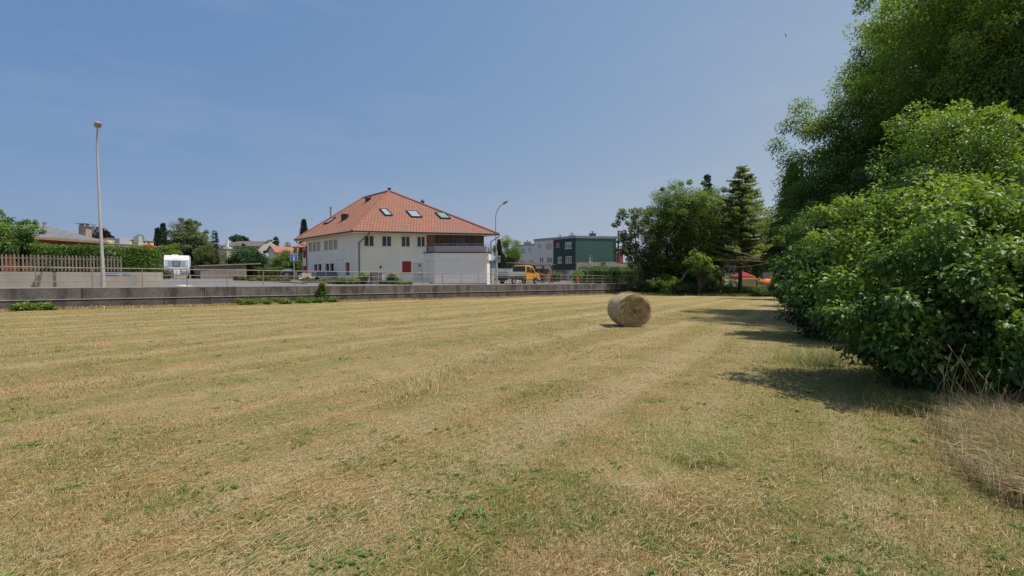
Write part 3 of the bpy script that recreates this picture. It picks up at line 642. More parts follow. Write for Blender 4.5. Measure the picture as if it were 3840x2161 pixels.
def hole_px(p0, p1, x0, x1, y0, y1):
    p0 = np.array(p0, float); p1 = np.array(p1, float); d = (p1 - p0) / np.linalg.norm(p1 - p0); n = np.array([d[1], -d[0], 0]); q = (p0[0], p0[1], 0)
    a = hit(x0, y0, q, n); b = hit(x1, y1, q, n); ym = hit(x1, y0, q, n); yl = hit(x0, y1, q, n)
    return (float(np.dot(a[:2] - p0, d)), float(np.dot(b[:2] - p0, d)), float((b[2] + yl[2]) / 2), float((a[2] + ym[2]) / 2))
def window(parent, pt, h, depth=.15, panes=2, fr=.055, frame='whitep', glassm='glassd', sill=True, blind=0, name='window', fill=None, lintel=0):
    a, b, c, e = h; mb = MB(); Z = np.array
    def rect(u0, u1, z0, z1, d0, d1, mm=0):
        V = [pt(u0, z0, d0), pt(u1, z0, d0), pt(u1, z1, d0), pt(u0, z1, d0), pt(u0, z0, d1), pt(u1, z0, d1), pt(u1, z1, d1), pt(u0, z1, d1)]
        mb.add(V, [(0,1,2,3),(7,6,5,4),(0,4,5,1),(1,5,6,2),(2,6,7,3),(3,7,4,0)], mm)
    if fill:                                        # closed shutter / door leaf
        rect(a + .003, b - .003, c + .003, e - .003, depth - .05, depth + .01); o = mb.build(name, M[fill], parent)
    else:
        d0, d1 = depth - .06, depth
        rect(a + .002, a + fr, c + .002, e - .002, d0, d1); rect(b - fr, b - .002, c + .002, e - .002, d0, d1)
        rect(a + fr, b - fr, c + .002, c + fr, d0, d1); rect(a + fr, b - fr, e - fr, e - .002, d0, d1)
        for k in range(1, panes):
            u = a + (b - a) * k / panes; rect(u - fr * .6, u + fr * .6, c + fr, e - fr, d0 - .004, d1)
        o = mb.build(name, M[frame], parent)
        mb = MB(); mb.add([pt(a + fr * .5, c + fr * .5, depth - .02), pt(b - fr * .5, c + fr * .5, depth - .02), pt(b - fr * .5, e - fr * .5, depth - .02), pt(a + fr * .5, e - fr * .5, depth - .02)], [(0, 1, 2, 3)])
        mb.build('pane', M[glassm], o)
        if blind:
            mb = MB(); zz = e - (e - c) * blind
            V = [pt(a + .01, zz, depth - .075), pt(b - .01, zz, depth - .075), pt(b - .01, e - .01, depth - .075), pt(a + .01, e - .01, depth - .075)]; mb.add(V, [(0, 1, 2, 3)]); mb.build('blind', M['blind'], o)
    if sill:
        mb = MB(); V = [pt(a - .06, c - .05, -.05), pt(b + .06, c - .05, -.05), pt(b + .06, c - .003, -.05), pt(a - .06, c - .003, -.05), pt(a - .06, c - .05, .02), pt(b + .06, c - .05, .02), pt(b + .06, c - .003, .02), pt(a - .06, c - .003, .02)]
        mb.add(V, [(0,1,2,3),(7,6,5,4),(0,4,5,1),(1,5,6,2),(2,6,7,3),(3,7,4,0)]); mb.build('sill', M['whitep'], o)
    return o
def roof_faces(mb, faces, mats_i, thick=.0, uvs=None):
    for f, mi in zip(faces, mats_i): mb.add(f, [tuple(range(len(f)))], mi)
def set_uv(o):
    """UV in metres: u along horizontal of each face, v up the slope"""
    me = o.data; uv = me.uv_layers.new(name='UVMap')
    for p_ in me.polygons:
        n = p_.normal
        if abs(n.z) > .999: t = Vector((1, 0, 0))
        else: t = Vector((0, 0, 1)).cross(n).normalized()
        bt = n.cross(t)
        for li in p_.loop_indices:
            v = me.vertices[me.loops[li].vertex_index].co; uv.data[li].uv = (v.dot(t), v.dot(bt))

A_ = np.array([-15.46, 45.0]); B_ = np.array([-24.5, 54.1]); C_ = np.array([-8.7, 46.2]); D_ = np.array([-2.9, 47.1]); E_ = np.array([-17.0, 61.3])
hz0 = .55; hz1 = 5.88
hs = empty('white_house', (-13, 52, 0), 0, 'large cream house with a red tiled hip roof, balcony and red shutters beyond the field', 'house')
hs.location = (0, 0, 0)
z3 = lambda x, y: (1080 + x / 3.295, 680 + y / 3.295); z4 = lambda x, y: (1450 + x / 3.453, 700 + y / 3.453)
def hp(p0, p1, zz, x0, x1, y0, y1): a = zz(x0, y0); b = zz(x1, y1); return hole_px(p0, p1, a[0], b[0], a[1], b[1])
wl = MB()
# left facade goes B -> A (outside on right-hand side)
upl = [hp(B_, A_, z3, a, b, c, d) for a, b, c, d in ((257, 297, 745, 872), (306, 347, 741, 868), (356, 400, 734, 862), (446, 495, 716, 852), (504, 553, 710, 845), (563, 612, 703, 839))]
zt_ = max(h[3] for h in upl); zb_ = sum(h[2] for h in upl) / 6; upl = [(h[0], h[1], zb_, min(zt_, 5.55)) for h in upl]
lol = [hp(B_, A_, z3, a, b, 1022, 1160) for a, b in ((320, 360), (370, 413), (462, 508), (518, 566))]; zt_ = sum(h[3] for h in lol) / 4; zb_ = sum(h[2] for h in lol) / 4
lol = [(h[0], h[1], zb_, zt_) for h in lol]; redl = hp(B_, A_, z3, 708, 760, 1005, 1158)
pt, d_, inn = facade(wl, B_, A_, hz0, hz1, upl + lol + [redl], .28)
for h in upl: window(hs, pt, h, .22, 1, .05, 'brownpipe', 'glassd', True, .0, 'window', fill=None); 
# folded beige shutters standing in the left part of the upper openings
for h in upl:
    mb = MB(); w = h[1] - h[0]
    V = [pt(h[0] + .02, h[2] + .02, .10), pt(h[0] + w * .80, h[2] + .02, .10), pt(h[0] + w * .80, h[3] - .02, .10), pt(h[0] + .02, h[3] - .02, .10)]; V += [tuple(np.array(v) + np.array([inn[0], inn[1], 0]) * .03) for v in V]
    mb.add(V, [(0,1,2,3),(7,6,5,4),(0,4,5,1),(1,5,6,2),(2,6,7,3),(3,7,4,0)]); mb.build('shutter', M['blind'], hs)
for h in lol: window(hs, pt, h, .24, 1, .06, 'brownpipe', 'glassd')
window(hs, pt, redl, .24, 1, name='red_window_shutter', fill='redshut')
for x, w_ in ((607, 4), (640, 2.5), (672, 4)):
    mb = MB(); h = hp(B_, A_, z3, x - w_, x + w_, 970 if x > 620 else 976, 986 if x != 640 else 980)
    V = [pt(h[0], h[2], -.02), pt(h[1], h[2], -.02), pt(h[1], h[3], -.02), pt(h[0], h[3], -.02)] + [pt(h[0], h[2], .01), pt(h[1], h[2], .01), pt(h[1], h[3], .01), pt(h[0], h[3], .01)]
    mb.add(V, [(0,1,2,3),(7,6,5,4),(0,4,5,1),(1,5,6,2),(2,6,7,3),(3,7,4,0)]); mb.build('wall_vent', M['darkmetal'], hs)
# front facade A -> C and C -> D
upf = [hp(A_, C_, z3, 937, 1062, 662, 806), hp(A_, C_, z3, 1158, 1278, 668, 808), hp(A_, C_, z4, 188, 302, 640, 780), hp(A_, C_, z4, 393, 500, 643, 782)]
zt_ = min(h[3] for h in upf); zb_ = sum(h[2] for h in upf) / 4; upf = [(h[0], h[1], zb_, zt_) for h in upf]
redf = hp(A_, C_, z4, 200, 318, 968, 1120); dr = hp(A_, C_, z4, 513, 566, 993, 1240)
La = np.linalg.norm(C_ - A_); upf = [(h[0], min(h[1], La - .05), h[2], h[3]) for h in upf]
dr = (La - 1.35, La - .4, 0.98, dr[3])
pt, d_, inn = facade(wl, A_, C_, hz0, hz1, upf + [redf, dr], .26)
for h in upf: window(hs, pt, h, .20, 2, .07, 'whitep', 'glassd')
window(hs, pt, redf, .20, fill='redshut', name='red_window_shutter')
window(hs, pt, dr, .16, fill='whitep', name='door', sill=False)
for hx in ((z3(1145, 1060)), (z4(428, 1025))):
    q = hit(hx[0], hx[1], (A_[0], A_[1], 0), np.array([d_[1], -d_[0], 0])); mb = MB(); q = q - np.array([inn[0], inn[1], 0]) * .06
    mb.obox(q, np.array([d_[0], d_[1], 0]) * .05, np.array([inn[0], inn[1], 0]) * .06, (0, 0, .12)); mb.lathe([(.02, -.1), (.09, -.05), (.09, .03), (.01, .1)], q - np.array([inn[0], inn[1], 0]) * .08, 10); mb.build('wall_lamp', M['darkmetal'], hs)
h = hp(A_, C_, z4, 410, 455, 1092, 1132); mb = MB(); V = [pt(h[0], h[2], -.2), pt(h[1], h[2], -.2), pt(h[1], h[3], -.2), pt(h[0], h[3], -.2)] + [pt(h[0], h[2], .01), pt(h[1], h[2], .01), pt(h[1], h[3], .01), pt(h[0], h[3], .01)]
mb.add(V, [(0,1,2,3),(7,6,5,4),(0,4,5,1),(1,5,6,2),(2,6,7,3),(3,7,4,0)]); mb.build('mailbox', M['whitep'], hs, .02)
# right part, upper storey in timber, recessed shutter
shut = hp(C_, D_, z4, 905, 1030, 648, 768); pt2, d2, inn2 = facade(wl, C_, D_, hz0, 2.9, [], .1)
cl = MB(); facade(cl, C_, D_, 2.9, hz1, [(shut[0], shut[1], max(2.95, shut[2] - .6), min(5.6, shut[3]))], .12, 0, 0)
o = cl.build('timber_cladding', M['cladding'], hs)
window(hs, pt2, (shut[0], shut[1], max(2.95, shut[2] - .6), min(5.6, shut[3])), .1, fill='purpledk', name='balcony_shutter', sill=False)
mb = MB(); q0 = C_ - inn2 * .0; sd = (np.array([-7.9, 45.6]) - C_)
# short amber side cladding on the left of the balcony
facade(mb, C_ + inn2 * .02 + d2 * .0, C_ + np.array([.95, -.25]), 2.95, hz1 - .05, [], .05, 0, 0)
mb.build('amber_cladding', M['claddingo'], hs)
facade(wl, D_, E_, hz0, hz1, []); facade(wl, E_, B_, hz0, hz1, [])
wo = wl.build('wall', [M['plaster'], M['plaster2']], hs)
# box extension (garage) with balcony on top
G0 = np.array([-8.75, 46.22]); G1 = np.array([-7.72, 45.25]); G2 = np.array([-2.48, 45.15]); G3 = np.array([-2.3, 47.6])
gx = MB(); facade(gx, G0, G1, .55, 3.65, []); facade(gx, G1, G2, .95, 3.65, []); facade(gx, G2, G3, .8, 3.65, [])
gx.build('extension_wall', M['plaster'], hs)
off = .16
def ring(ptsxy, z0, z1, name, m, bev=0):
    mb = MB(); mb.prism([(p[0], p[1], z0) for p in ptsxy], (0, 0, z1 - z0)); return mb.build(name, m, hs, bev)
g0, g1, g2, g3 = G0 + np.array([-.25, -.0]), G1 + np.array([-.06, -.07]), G2 + np.array([.16, -.07]), G3 + np.array([.16, 0])
ring([g0, g1, g2, g3], 3.28, 3.98, 'balcony_band', M['plaster'])
ring([G1 + [.03, .05], G2 + [-.03, .05], G2 + [-.03, .3], G1 + [.03, .3]], .6, .955, 'plinth', M['concrete'])
ring([g0 + [-.12, 0], g1 + [-.04, -.05], g2 + [.04, -.05], g3 + [.04, 0]], 3.984, 4.07, 'balcony_slab', M['gutter'])
for (p, q, nme) in ((G0 + [.12, .05], G1 + [.05, .02], 'l'), (G1 + [.07, .02], G2 + [-.12, .02], 'f'), (G2 + [-.12, .04], G3 + [-.12, -.3], 'r')):
    n = 1 if nme != 'f' else 3
    cuts = [0, .43, .63, 1.] if n == 3 else [0, 1.]
    for i in range(n):
        a = p + (q - p) * cuts[i]; b = p + (q - p) * cuts[i+1]; dd = unit(b - a) * .012
        mb = MB(); mb.bar((a[0]+dd[0], a[1]+dd[1], 4.39), (b[0]-dd[0], b[1]-dd[1], 4.39), .03, .60); mb.build('balcony_panel', M['purple'], hs)
    mb = MB(); mb.bar((p[0], p[1], 4.88), (q[0], q[1], 4.88), .05, .035)
    for t in ((0, 1) if n == 1 else (0, .215, .43, .63, .81, 1.)): w = p + (q - p) * t; mb.bar((w[0], w[1], 4.07), (w[0], w[1], 4.88), .03, .03)
    mb.build('balcony_rail', M['galv'], hs)
# roof
ez = 6.05; Ae = np.array([-15.4, 43.8, ez]); Be = np.array([-26.0, 54.4, ez]); De = np.array([-1.44, 46.9, ez]); Ee = np.array([-17.4, 62.9, ez])
R1 = np.array([-14.0, 52.0, 11.37]); R2 = np.array([-18.46, 56.5, 11.37])
mb = MB(); roof_faces(mb, [[Be, Ae, R1, R2], [Ae, De, R1], [De, Ee, R2, R1], [Ee, Be, R2]], [1, 0, 1, 0]); o = mb.build('roof', [M['tile'], M['tilel']], hs); set_uv(o)
me = o.data; n_f = unit(np.cross(De - Ae, R1 - Ae)); ta = unit(De - Ae); wd_ = unit(hit(*z4(325, 398), Ae, n_f) - hit(*z4(255, 322), Ae, n_f)); G2_ = np.array([[1, np.dot(ta, wd_)], [np.dot(ta, wd_), 1]]); Gi = np.linalg.inv(G2_)
for li in me.polygons[1].loop_indices:
    v = np.array(me.vertices[me.loops[li].vertex_index].co) - Ae; ab = Gi @ np.array([np.dot(v, ta), np.dot(v, wd_)]); me.uv_layers[0].data[li].uv = (ab[0], -ab[1])
# fascia + soffit
def loop_band(pts_, z0, z1, name, m, inset=0):
    mb = MB(); n = len(pts_)
    for i in range(n):
        a, b = pts_[i], pts_[(i+1) % n]; mb.add([(a[0], a[1], z0), (b[0], b[1], z0), (b[0], b[1], z1), (a[0], a[1], z1)], [(0, 1, 2, 3)])
    return mb, name, m
ex = [Ae, De, Ee, Be]; mb, _, _ = loop_band(ex, ez - .20, ez - .004, '', None); mb.build('fascia', M['soffit'], hs)
mb = MB(); mb.add([(p[0], p[1], ez - .2) for p in ex], [(0, 1, 2, 3)]); mb.build('soffit', M['soffit'], hs)
cen = sum(ex) / 4
gp_ = [p + unit((p - cen) * np.array([1, 1, 0])) * .10 for p in ex]
mb = MB()
for i in range(4): a, b = gp_[i], gp_[(i+1) % 4]; mb.tube([(a[0], a[1], ez - .05), (b[0], b[1], ez - .05)], .075, 8)
mb.build('gutter', M['gutter'], hs)
for a, b in ((Ae, R1), (De, R1), (Be, R2), (Ee, R2), (R1, R2)):
    mb = MB(); n = int(np.linalg.norm(b - a) / .36); 
    for i in range(n): p = a + (b - a) * i / n; q = a + (b - a) * (i + 1.08) / n; mb.tube([p + [0, 0, .03], q + [0, 0, .0]], [.125, .105], 8, caps=False)
    mb.build('ridge_tiles', M['hip'], hs)
# downpipes
def pipe(pts_, r=.055): mb = MB(); mb.tube(pts_, r, 8); mb.build('downpipe', M['brownpipe'], hs)
nF = np.array([.172, -.985]);
def onfront(zz): q = hit(*zz, (A_[0], A_[1], 0), np.array([d_[1], -d_[0], 0])); return q
q1 = onfront(z3(880, 760)); q0 = onfront(z3(890, 1165)); of = np.array([-inn[0], -inn[1], 0])
pipe([(q1[0], q1[1] - .09, .9), (q1[0], q1[1] - .09, q1[2]), tuple(P(*z3(1003, 650), 44.15)), tuple(P(*z3(1005, 628), 44.1))])
qb = B_ + np.array([.1, -.25]); pipe([(B_[0] + .12, B_[1] - .25, .8), (B_[0] + .12, B_[1] - .25, 5.2), (Be[0] + .25, Be[1] - .15, 5.7), (Be[0] + .2, Be[1] - .15, 6.0)])
pipe([(-2.2, 47.3, .8), (-2.2, 47.3, 5.25), (-1.35, 47.0, 5.75), (-1.3, 46.95, 6.)])
# roof windows
def on_roof(pts3, px, py): n = np.cross(pts3[1] - pts3[0], pts3[2] - pts3[0]); return hit(px, py, pts3[0], n), unit(n)
def skylight(face, quad, gm):
    q = [on_roof(face, *z)[0] for z in quad]; n = on_roof(face, *quad[0])[1]; n = n if n[2] > 0 else -n; up_ = n * .08; mb = MB()
    for i in range(4): mb.bar(q[i] + up_, q[(i+1) % 4] + up_, .09, .14)
    o = mb.build('skylight', M['darkmetal'], hs); mb = MB(); c = sum(q) / 4
    mb.prism([p + (c - p) * .06 + n * .05 for p in q], n * .06); mb.build('pane', M[gm], o)
FT = [Ae, De, R1]; LT = [Be, Ae, R1]
skylight(FT, [z3(1135, 350), z3(1215, 352), z3(1290, 430), z3(1205, 428)], 'skyl')
skylight(FT, [z4(255, 322), z4(382, 326), z4(457, 403), z4(325, 398)], 'skyl')
skylight(FT, [z4(630, 345), z4(745, 350), z4(825, 421), z4(705, 417)], 'glassg')
skylight(LT, [z3(545, 462), z3(595, 455), z3(500, 520), z3(445, 533)], 'skyl')
# roof vents and flues
def roofbox(face, zz, w, h_, nme='roof_vent', mt='darkmetal', cap=True):
    q, n = on_roof(face, *zz); mb = MB(); mb.box(q[0] - w/2, q[0] + w/2, q[1] - w/2, q[1] + w/2, q[2] - .3, q[2] + h_)
    if cap: mb.box(q[0] - w*.62, q[0] + w*.62, q[1] - w*.62, q[1] + w*.62, q[2] + h_ + .002, q[2] + h_ + .05)
    mb.build(nme, M[mt], hs)
roofbox(LT, z3(706, 470), .66, .55, cap=False); roofbox(LT, z3(982, 250), .4, .35); roofbox(LT, z3(1018, 225), .12, .28); 
mb = MB(); q = R1; mb.tube([q + [-.02, .1, -.1], q + [-.02, .1, .30]], .16, 10); mb.tube([q + [-.02, .1, .29], q + [-.02, .1, .36]], .2, 10); mb.build('chimney_cap', M['darkmetal'], hs)
q = De + (R1 - De) * .675; mb = MB(); mb.lathe([(.17, -.2), (.19, .25), (.22, .26), (.22, .32), (.13, .36), (.18, .5), (0.01, .52)], q + [0, .2, 0], 12); mb.build('chimney_cap', M['darkmetal'], hs)
q = P(*z3(528, 318), 60.5); mb = MB(); mb.tube([(q[0], q[1], 5.9), tuple(q)], .13, 10); mb.tube([(q[0], q[1], q[2] - .12), (q[0], q[1], q[2])], .18, 10); mb.build('flue_pipe', M['galv'], hs)

# plants and small things at the house foot
def gpt(px, Y): x = (px - 1920) / F * Y; return np.array([x, Y, float(zu(x, Y))])
q = gpt(1415, 40.5); cb = empty('utility_cabinet', q, -.12, 'low beige electrical cabinet with faint graffiti in front of the cream house', 'cabinet')
mb = MB(); mb.box(-.42, .55, -.2, .2, -.05, 1.0); mb.build('body', mat('cabinet_beige', (.40, .36, .32), .8, .08, 3), cb, .02)
mb = MB(); mb.box(-.6, -.43, -.2, .2, -.05, 1.0); mb.build('dark_side', mat('cabinet_side', (.13, .11, .105), .8), cb); mb = MB(); mb.box(-.62, .58, -.23, .23, 1.002, 1.05); mb.build('lid', M['galv'], cb)
mb = MB(); pts_ = [(-.12, .78), (-.2, .6), (-.05, .62), (-.1, .45), (.02, .74), (.03, .55)]
for a, b in zip(pts_[:-1], pts_[1:]): mb.bar((a[0], -.205, a[1]), (b[0], -.205, b[1]), .006, .02)
mb.build('graffiti', mat('faded_graffiti', (.45, .22, .2), .7), cb)
for (px, Y, rx, hh, nme, lab, lf) in ((1305, 38.6, 1.1, .55, 'low_shrub', 'low spreading green shrub at the left corner of the cream house', 'shrub'), (1363, 39.6, .62, 1.05, 'shrub', 'upright bright green shrub below the front downpipe of the cream house', 'bright'),
        (1475, 40.8, .6, 1.0, 'round_shrub', 'round clipped dark shrub under the cream house front, right of the cabinet', 'dark'), (1512, 40.4, .9, .35, 'low_shrub', 'flat green ground shrub beside the round shrub', 'shrub'), (1455, 40.3, .8, .32, 'low_shrub', 'flat green ground shrub between cabinet and round shrub', 'dark')):
    q = gpt(px, Y); bush(nme, lab, q, [(0, 0, hh * .5, rx, rx * .8, hh * .55, int(16 + 22 * rx), .22)], lf, 70, .10, seed=int(px))
# small trailer with grey tarp
q = gpt(1170, 47); tl = empty('flat_trailer', q, rad(38), 'small low cart with a grey load beside the left side of the cream house', 'trailer')
mb = MB(); mb.box(-1.2, 2.4, -.7, .7, .35, .42); mb.build('bed', M['whitep'], tl)
for x in (-.6, .3):
    mb = MB(); mb.lathe([(.0, -.08), (.2, -.08), (.22, -.04), (.22, .04), (.2, .08), (0, .08)], (x, -.72, .22), 14, axis='y'); mb.build('wheel', M['blacky'], tl)
mb = MB(); mb.box(0.1, 2.3, -.6, .6, .425, .95); mb.build('load', mat('grey_blue_tarp', (.18, .2, .24), .7, .15, 3), tl, .06)
mb = MB(); mb.box(-1.1, -.2, -.55, .55, .425, .8); mb.build('crate', M['beigeb'], tl, .02)

# ================================================================== LEFT GARDEN
gz = 1.92
a0, s0 = onwall(-160, 3.1); a1, s1 = onwall(500, 3.1)
line = [a0, a1]; curve = []
for t in np.linspace(0, 1, 9): ang = t * rad(88); curve.append(a1 + D * (1.6 * math.sin(ang)) + PN * (1.6 * (1 - math.cos(ang))))
curve.append(curve[-1] + PN * 6)
gwl = empty('garden_wall', (a0[0], a0[1], 0), 0, 'pale board marked concrete garden wall with a rounded corner below the picket fence', 'wall'); mb = MB()
ptsw = [a0] + [a0 + (a1 - a0) * t for t in (.25, .5, .75)] + curve
for i in range(len(ptsw) - 1):
    a, b = ptsw[i], ptsw[i+1]; dd = unit(b - a); nn = np.array([-dd[1], dd[0]]); e = .0
    a = a + dd * e; q4 = [a, b, b + nn * .2, a + nn * .2]
    mb.add([(p[0] - a0[0], p[1] - a0[1], .7) for p in q4] + [(p[0] - a0[0], p[1] - a0[1], gz) for p in q4], [(0,3,2,1),(4,5,6,7),(0,1,5,4),(1,2,6,5),(2,3,7,6),(3,0,4,7)])
mb.build('wall_body', M['concrete'], gwl)
mb = MB()
for (x0, x1) in ((396, 448), (463, 490)):
    p = onwall(x0, 3.08)[0] - a0; q = onwall(x1, 3.08)[0] - a0; mb.bar((p[0], p[1], gz - .11), (q[0], q[1], gz - .11), .01, .14)
mb.build('blue_paint_patch', mat('pale_blue_paint', (.16, .26, .42), .7, .1), gwl)
# garden soil behind wall
mb = MB(); b4 = [wp(s0 - 8, 3.25), a1 + PN * .15, a1 + D * 1.4 + PN * 2.0, a1 + D * 1.4 + PN * 7, wp(s0 - 8, 40)]
mb.add([(p[0], p[1], gz - .06) for p in b4], [tuple(range(5))]); tag(mb.build('garden_ground', M['lawn']), kind='structure')
# picket fence
pf = empty('picket_fence', (a0[0], a0[1], gz), 0, 'weathered brown wooden picket fence on the garden wall in front of the hedge', 'fence')
e1, _ = onwall(458, 3.3); f0 = a0 + PN * .2; Lf = np.linalg.norm(e1 - f0); mb = MB(); fr_ = 0; u = 0
while u < Lf:
    p = f0 + D * u - a0; hgt = .90 + R.uniform(-.02, .02); w = .035; c = np.array([p[0], p[1]])
    pr = [c - D * w, c + D * w]; z_ = [.04, hgt - .05, hgt]
    V = [(pr[0][0], pr[0][1], .04), (pr[1][0], pr[1][1], .04), (pr[1][0], pr[1][1], hgt - .03), (c[0] + D[0]*w*.5, c[1] + D[1]*w*.5, hgt), (c[0] - D[0]*w*.5, c[1] - D[1]*w*.5, hgt), (pr[0][0], pr[0][1], hgt - .03)]
    mb.prism(V, (PN[0] * .02, PN[1] * .02, 0)); u += .145 + R.uniform(-.004, .004)
mb.build('slat_panel', M['woodfence'], pf)
for zz in (.2, .72):
    mb = MB(); p = f0 + PN * .05 - a0; q = e1 + PN * .05 - a0; mb.bar((p[0], p[1], zz), (q[0], q[1], zz), .05, .07); mb.build('rail', M['woodgrey'], pf)
for u in np.arange(.6, Lf + .1, 2.3):
    mb = MB(); p = f0 + D * u + PN * .1 - a0; mb.bar((p[0], p[1], 0), (p[0], p[1], .86), .07, .07); mb.build('post', M['woodgrey'], pf)
# clipped hedge behind fence
h0 = onwall(120, 4.3)[0]; h1 = onwall(520, 4.3)[0]
hedge('clipped_hedge', 'clipped green hedge rising behind the picket fence', [h0, h1 - D * .1, h1 + D * .55 + PN * .8, h1 + D * .6 + PN * 4.5], 1.3, 1.5, seed=3, dens=760, size=.10, base=gz - .05)
# big bush left
bb = onwall(-12, 4.6)[0]; bush('garden_bush', 'tall loose green bush at the far left above the picket fence', (bb[0], bb[1], gz - .1), [(-.5, 0, 1.9, 2.3, 1.6, 1.5, 90, .42), (-1.5, 1., 2.0, 1.6, 1.5, 1.6, 60, .42)], 'hedge', 110, .11, seed=11, sprouts=20)
bb = onwall(78, 5.2)[0]; bush('garden_bush', 'smaller rounded bush between the tall far left bush and the clipped hedge', (bb[0], bb[1], gz - .1), [(0, 0, 1.55, .9, .9, 1.0, 40, .32)], 'hedge', 100, .11, seed=12)

# grey tiled veranda house
vh = empty('veranda_house', (0, 0, 0), 0, 'low house with grey tiled hip roof and brown timber eaves behind the hedge', 'house')
ez_ = 4.72; E2 = np.array([-35.7, 40.2, ez_]); E0 = np.array([-37.2, 30.2, ez_]); E3 = np.array([-44, 31, ez_]); E4 = np.array([-42.5, 46, ez_]); AP = np.array([-39.5, 38.4, 5.98])
mb = MB(); roof_faces(mb, [[E2, AP, E0][::-1], [E0, AP, E3][::-1], [E3, AP, E4][::-1], [E4, AP, E2][::-1]], [0]*4); o = mb.build('roof', M['tileg'], vh)
for p_ in o.data.polygons:
    if p_.normal.z < 0: p_.flip()
set_uv(o)
mb = MB(); exv = [E0, E2, E4, E3]
for i in range(4):
    a, b = exv[i], exv[(i+1) % 4]; mb.bar((a[0], a[1], ez_ - .10), (b[0], b[1], ez_ - .10), .06, .2)
mb.build('fascia', woodmat('fascia_board', (.30, .2, .12), 3, 'z'), vh)
mb = MB(); ib = [p + unit((AP - p) * [1, 1, 0]) * .9 for p in exv]
for i in (0, 1): a, b = ib[i], ib[i+1]; mb.bar((a[0], a[1], ez_ - .35), (b[0], b[1], ez_ - .35), .16, .3)
mb.build('beam', M['beam'], vh)
for t in (.15, .45, .72, .97):
    mb = MB(); p = ib[0] + (ib[1] - ib[0]) * t; mb.bar((p[0], p[1], 1.8), (p[0], p[1], ez_ - .5), .18, .18); mb.build('post', M['beam'], vh)
mb = MB(); iw = [p + unit((AP - p) * [1, 1, 0]) * 3.0 for p in exv]; mb.prism([(p[0], p[1], 1.8) for p in iw], (0, 0, ez_ - 1.9)); mb.build('wall', M['orange'], vh)
mb = MB(); mb.add([(p[0], p[1], ez_ - .21) for p in exv], [(0, 1, 2, 3)]); mb.build('soffit', M['beam'], vh)
q = P(320.5, 893, 42); mb = MB(); mb.box(q[0] - .33, q[0] + .33, q[1] - .3, q[1] + .3, q[2] - 1.6, q[2] + 1.08); mb.build('chimney', mat('stained_chimney', (.38, .29, .2), .8, .25, 2, stain=.4), vh)
mb = MB(); mb.box(q[0] - .45, q[0] - .36 + .15, q[1] - .1, q[1] + .1, q[2] + 1.08, q[2] + 1.27); mb.box(q[0] + .15, q[0] + .25, q[1] - .1, q[1] + .1, q[2] + 1.08, q[2] + 1.27); mb.box(q[0] - .6, q[0] + .55, q[1] - .45, q[1] + .45, q[2] + 1.272, q[2] + 1.31); mb.build('chimney_cap', M['galv'], vh)
for (px, py0, py1, r_) in ((141, 842, 866, .075), (167, 834, 866, .10), (158, 853, 870, .09)):
    q = P(px, py0, 37.6); mb = MB(); q2 = P(px, py1, 37.6); mb.tube([tuple(q2 - [0, 0, .5]), tuple(q)], r_, 10); mb.tube([tuple(q - [0, 0, .06]), tuple(q)], r_ * 1.45, 10); mb.build('vent_pipe', M['galv'], vh)
# orange awning by lamp pole
q = P(397, 927, 47); aw = empty('awning', q, 0, 'small orange red awning just right of the left street lamp pole', 'awning')
mb = MB(); mb.add([(-.5, 0, .15), (.25, 0, .15), (.3, -.6, -.1), (-.5, -.6, -.1)], [(0, 1, 2, 3)]); mb.box(-.5, .3, -.62, -.6, -.35, -.1); mb.build('cloth', M['orange'], aw)
mb = MB(); mb.bar((-.5, .02, .15), (.25, .02, .15), .05, .05); mb.bar((-.1, .02, -4.5), (-.1, .02, .15), .06, .06); mb.build('frame', M['galv'], aw)

# ================================================================== BACKGROUND HOUSES (left)
def blockhouse(nme, lab, px0, px1, Y0, Y1, ytop, mt, depth=8, wins=(), roofm='silver', parap=.09, zbase=.6, cat='house'):
    """frontage between two columns at depths Y0,Y1, flat roof; wins in pixels"""
    a = P(px0, ytop, Y0); b = P(px1, ytop, Y1); zt = (a[2] + b[2]) / 2; p0, p1 = a[:2], b[:2]; root = empty(nme, (0, 0, 0), 0, lab, cat)
    d = unit(p1 - p0); inn = np.array([-d[1], d[0]]); mb = MB(); hl = [hole_px(p0, p1, *w[:4]) for w in wins]; hl = [(min(h[0], h[1]), max(h[0], h[1]), h[2], h[3]) for h in hl]
    pt, _, _ = facade(mb, p0, p1, zbase, zt, hl, .15, 0, 0); q0, q1 = p0 + inn * depth, p1 + inn * depth
    facade(mb, p1, q1, zbase, zt, []); facade(mb, q1, q0, zbase, zt, []); facade(mb, q0, p0, zbase, zt, [])
    mb.build('wall', mt if not isinstance(mt, str) else M[mt], root)
    for h, w in zip(hl, wins):
        kw = w[4] if len(w) > 4 else {}; window(root, pt, h, .12, **kw)
    mb = MB(); e = .12; mb.prism([tuple(p0 - d*e - inn*e) + (zt,), tuple(p1 + d*e - inn*e) + (zt,), tuple(q1 + d*e + inn*e) + (zt,), tuple(q0 - d*e + inn*e) + (zt,)], (0, 0, parap)); mb.build('roof', M[roofm], root)
    return root, p0, p1, inn, zt
bw = dict(panes=2, fr=.08); 
r1, p0_, p1_, in_, zt = blockhouse('apartment_house', 'beige flat roofed apartment house behind the garden hedge, with an orange awning', 392, 596, 66, 74, 920, 'cream', 9, [(428, 466, 923, 934, dict(panes=3, fr=.08, glassm='glassb')), (510, 546, 923, 934, dict(panes=3, fr=.08, glassm='glassb')), (566, 590, 928, 940, dict(panes=2, glassm='glassd'))])
mb = MB(); a = P(563, 919, 72.2); mb.obox(a + np.array([.3, -.5, -.2]), (.55, .17, 0), (0, .5, -.1), (0, .02, .12)); mb.build('awning', M['orange'], r1)
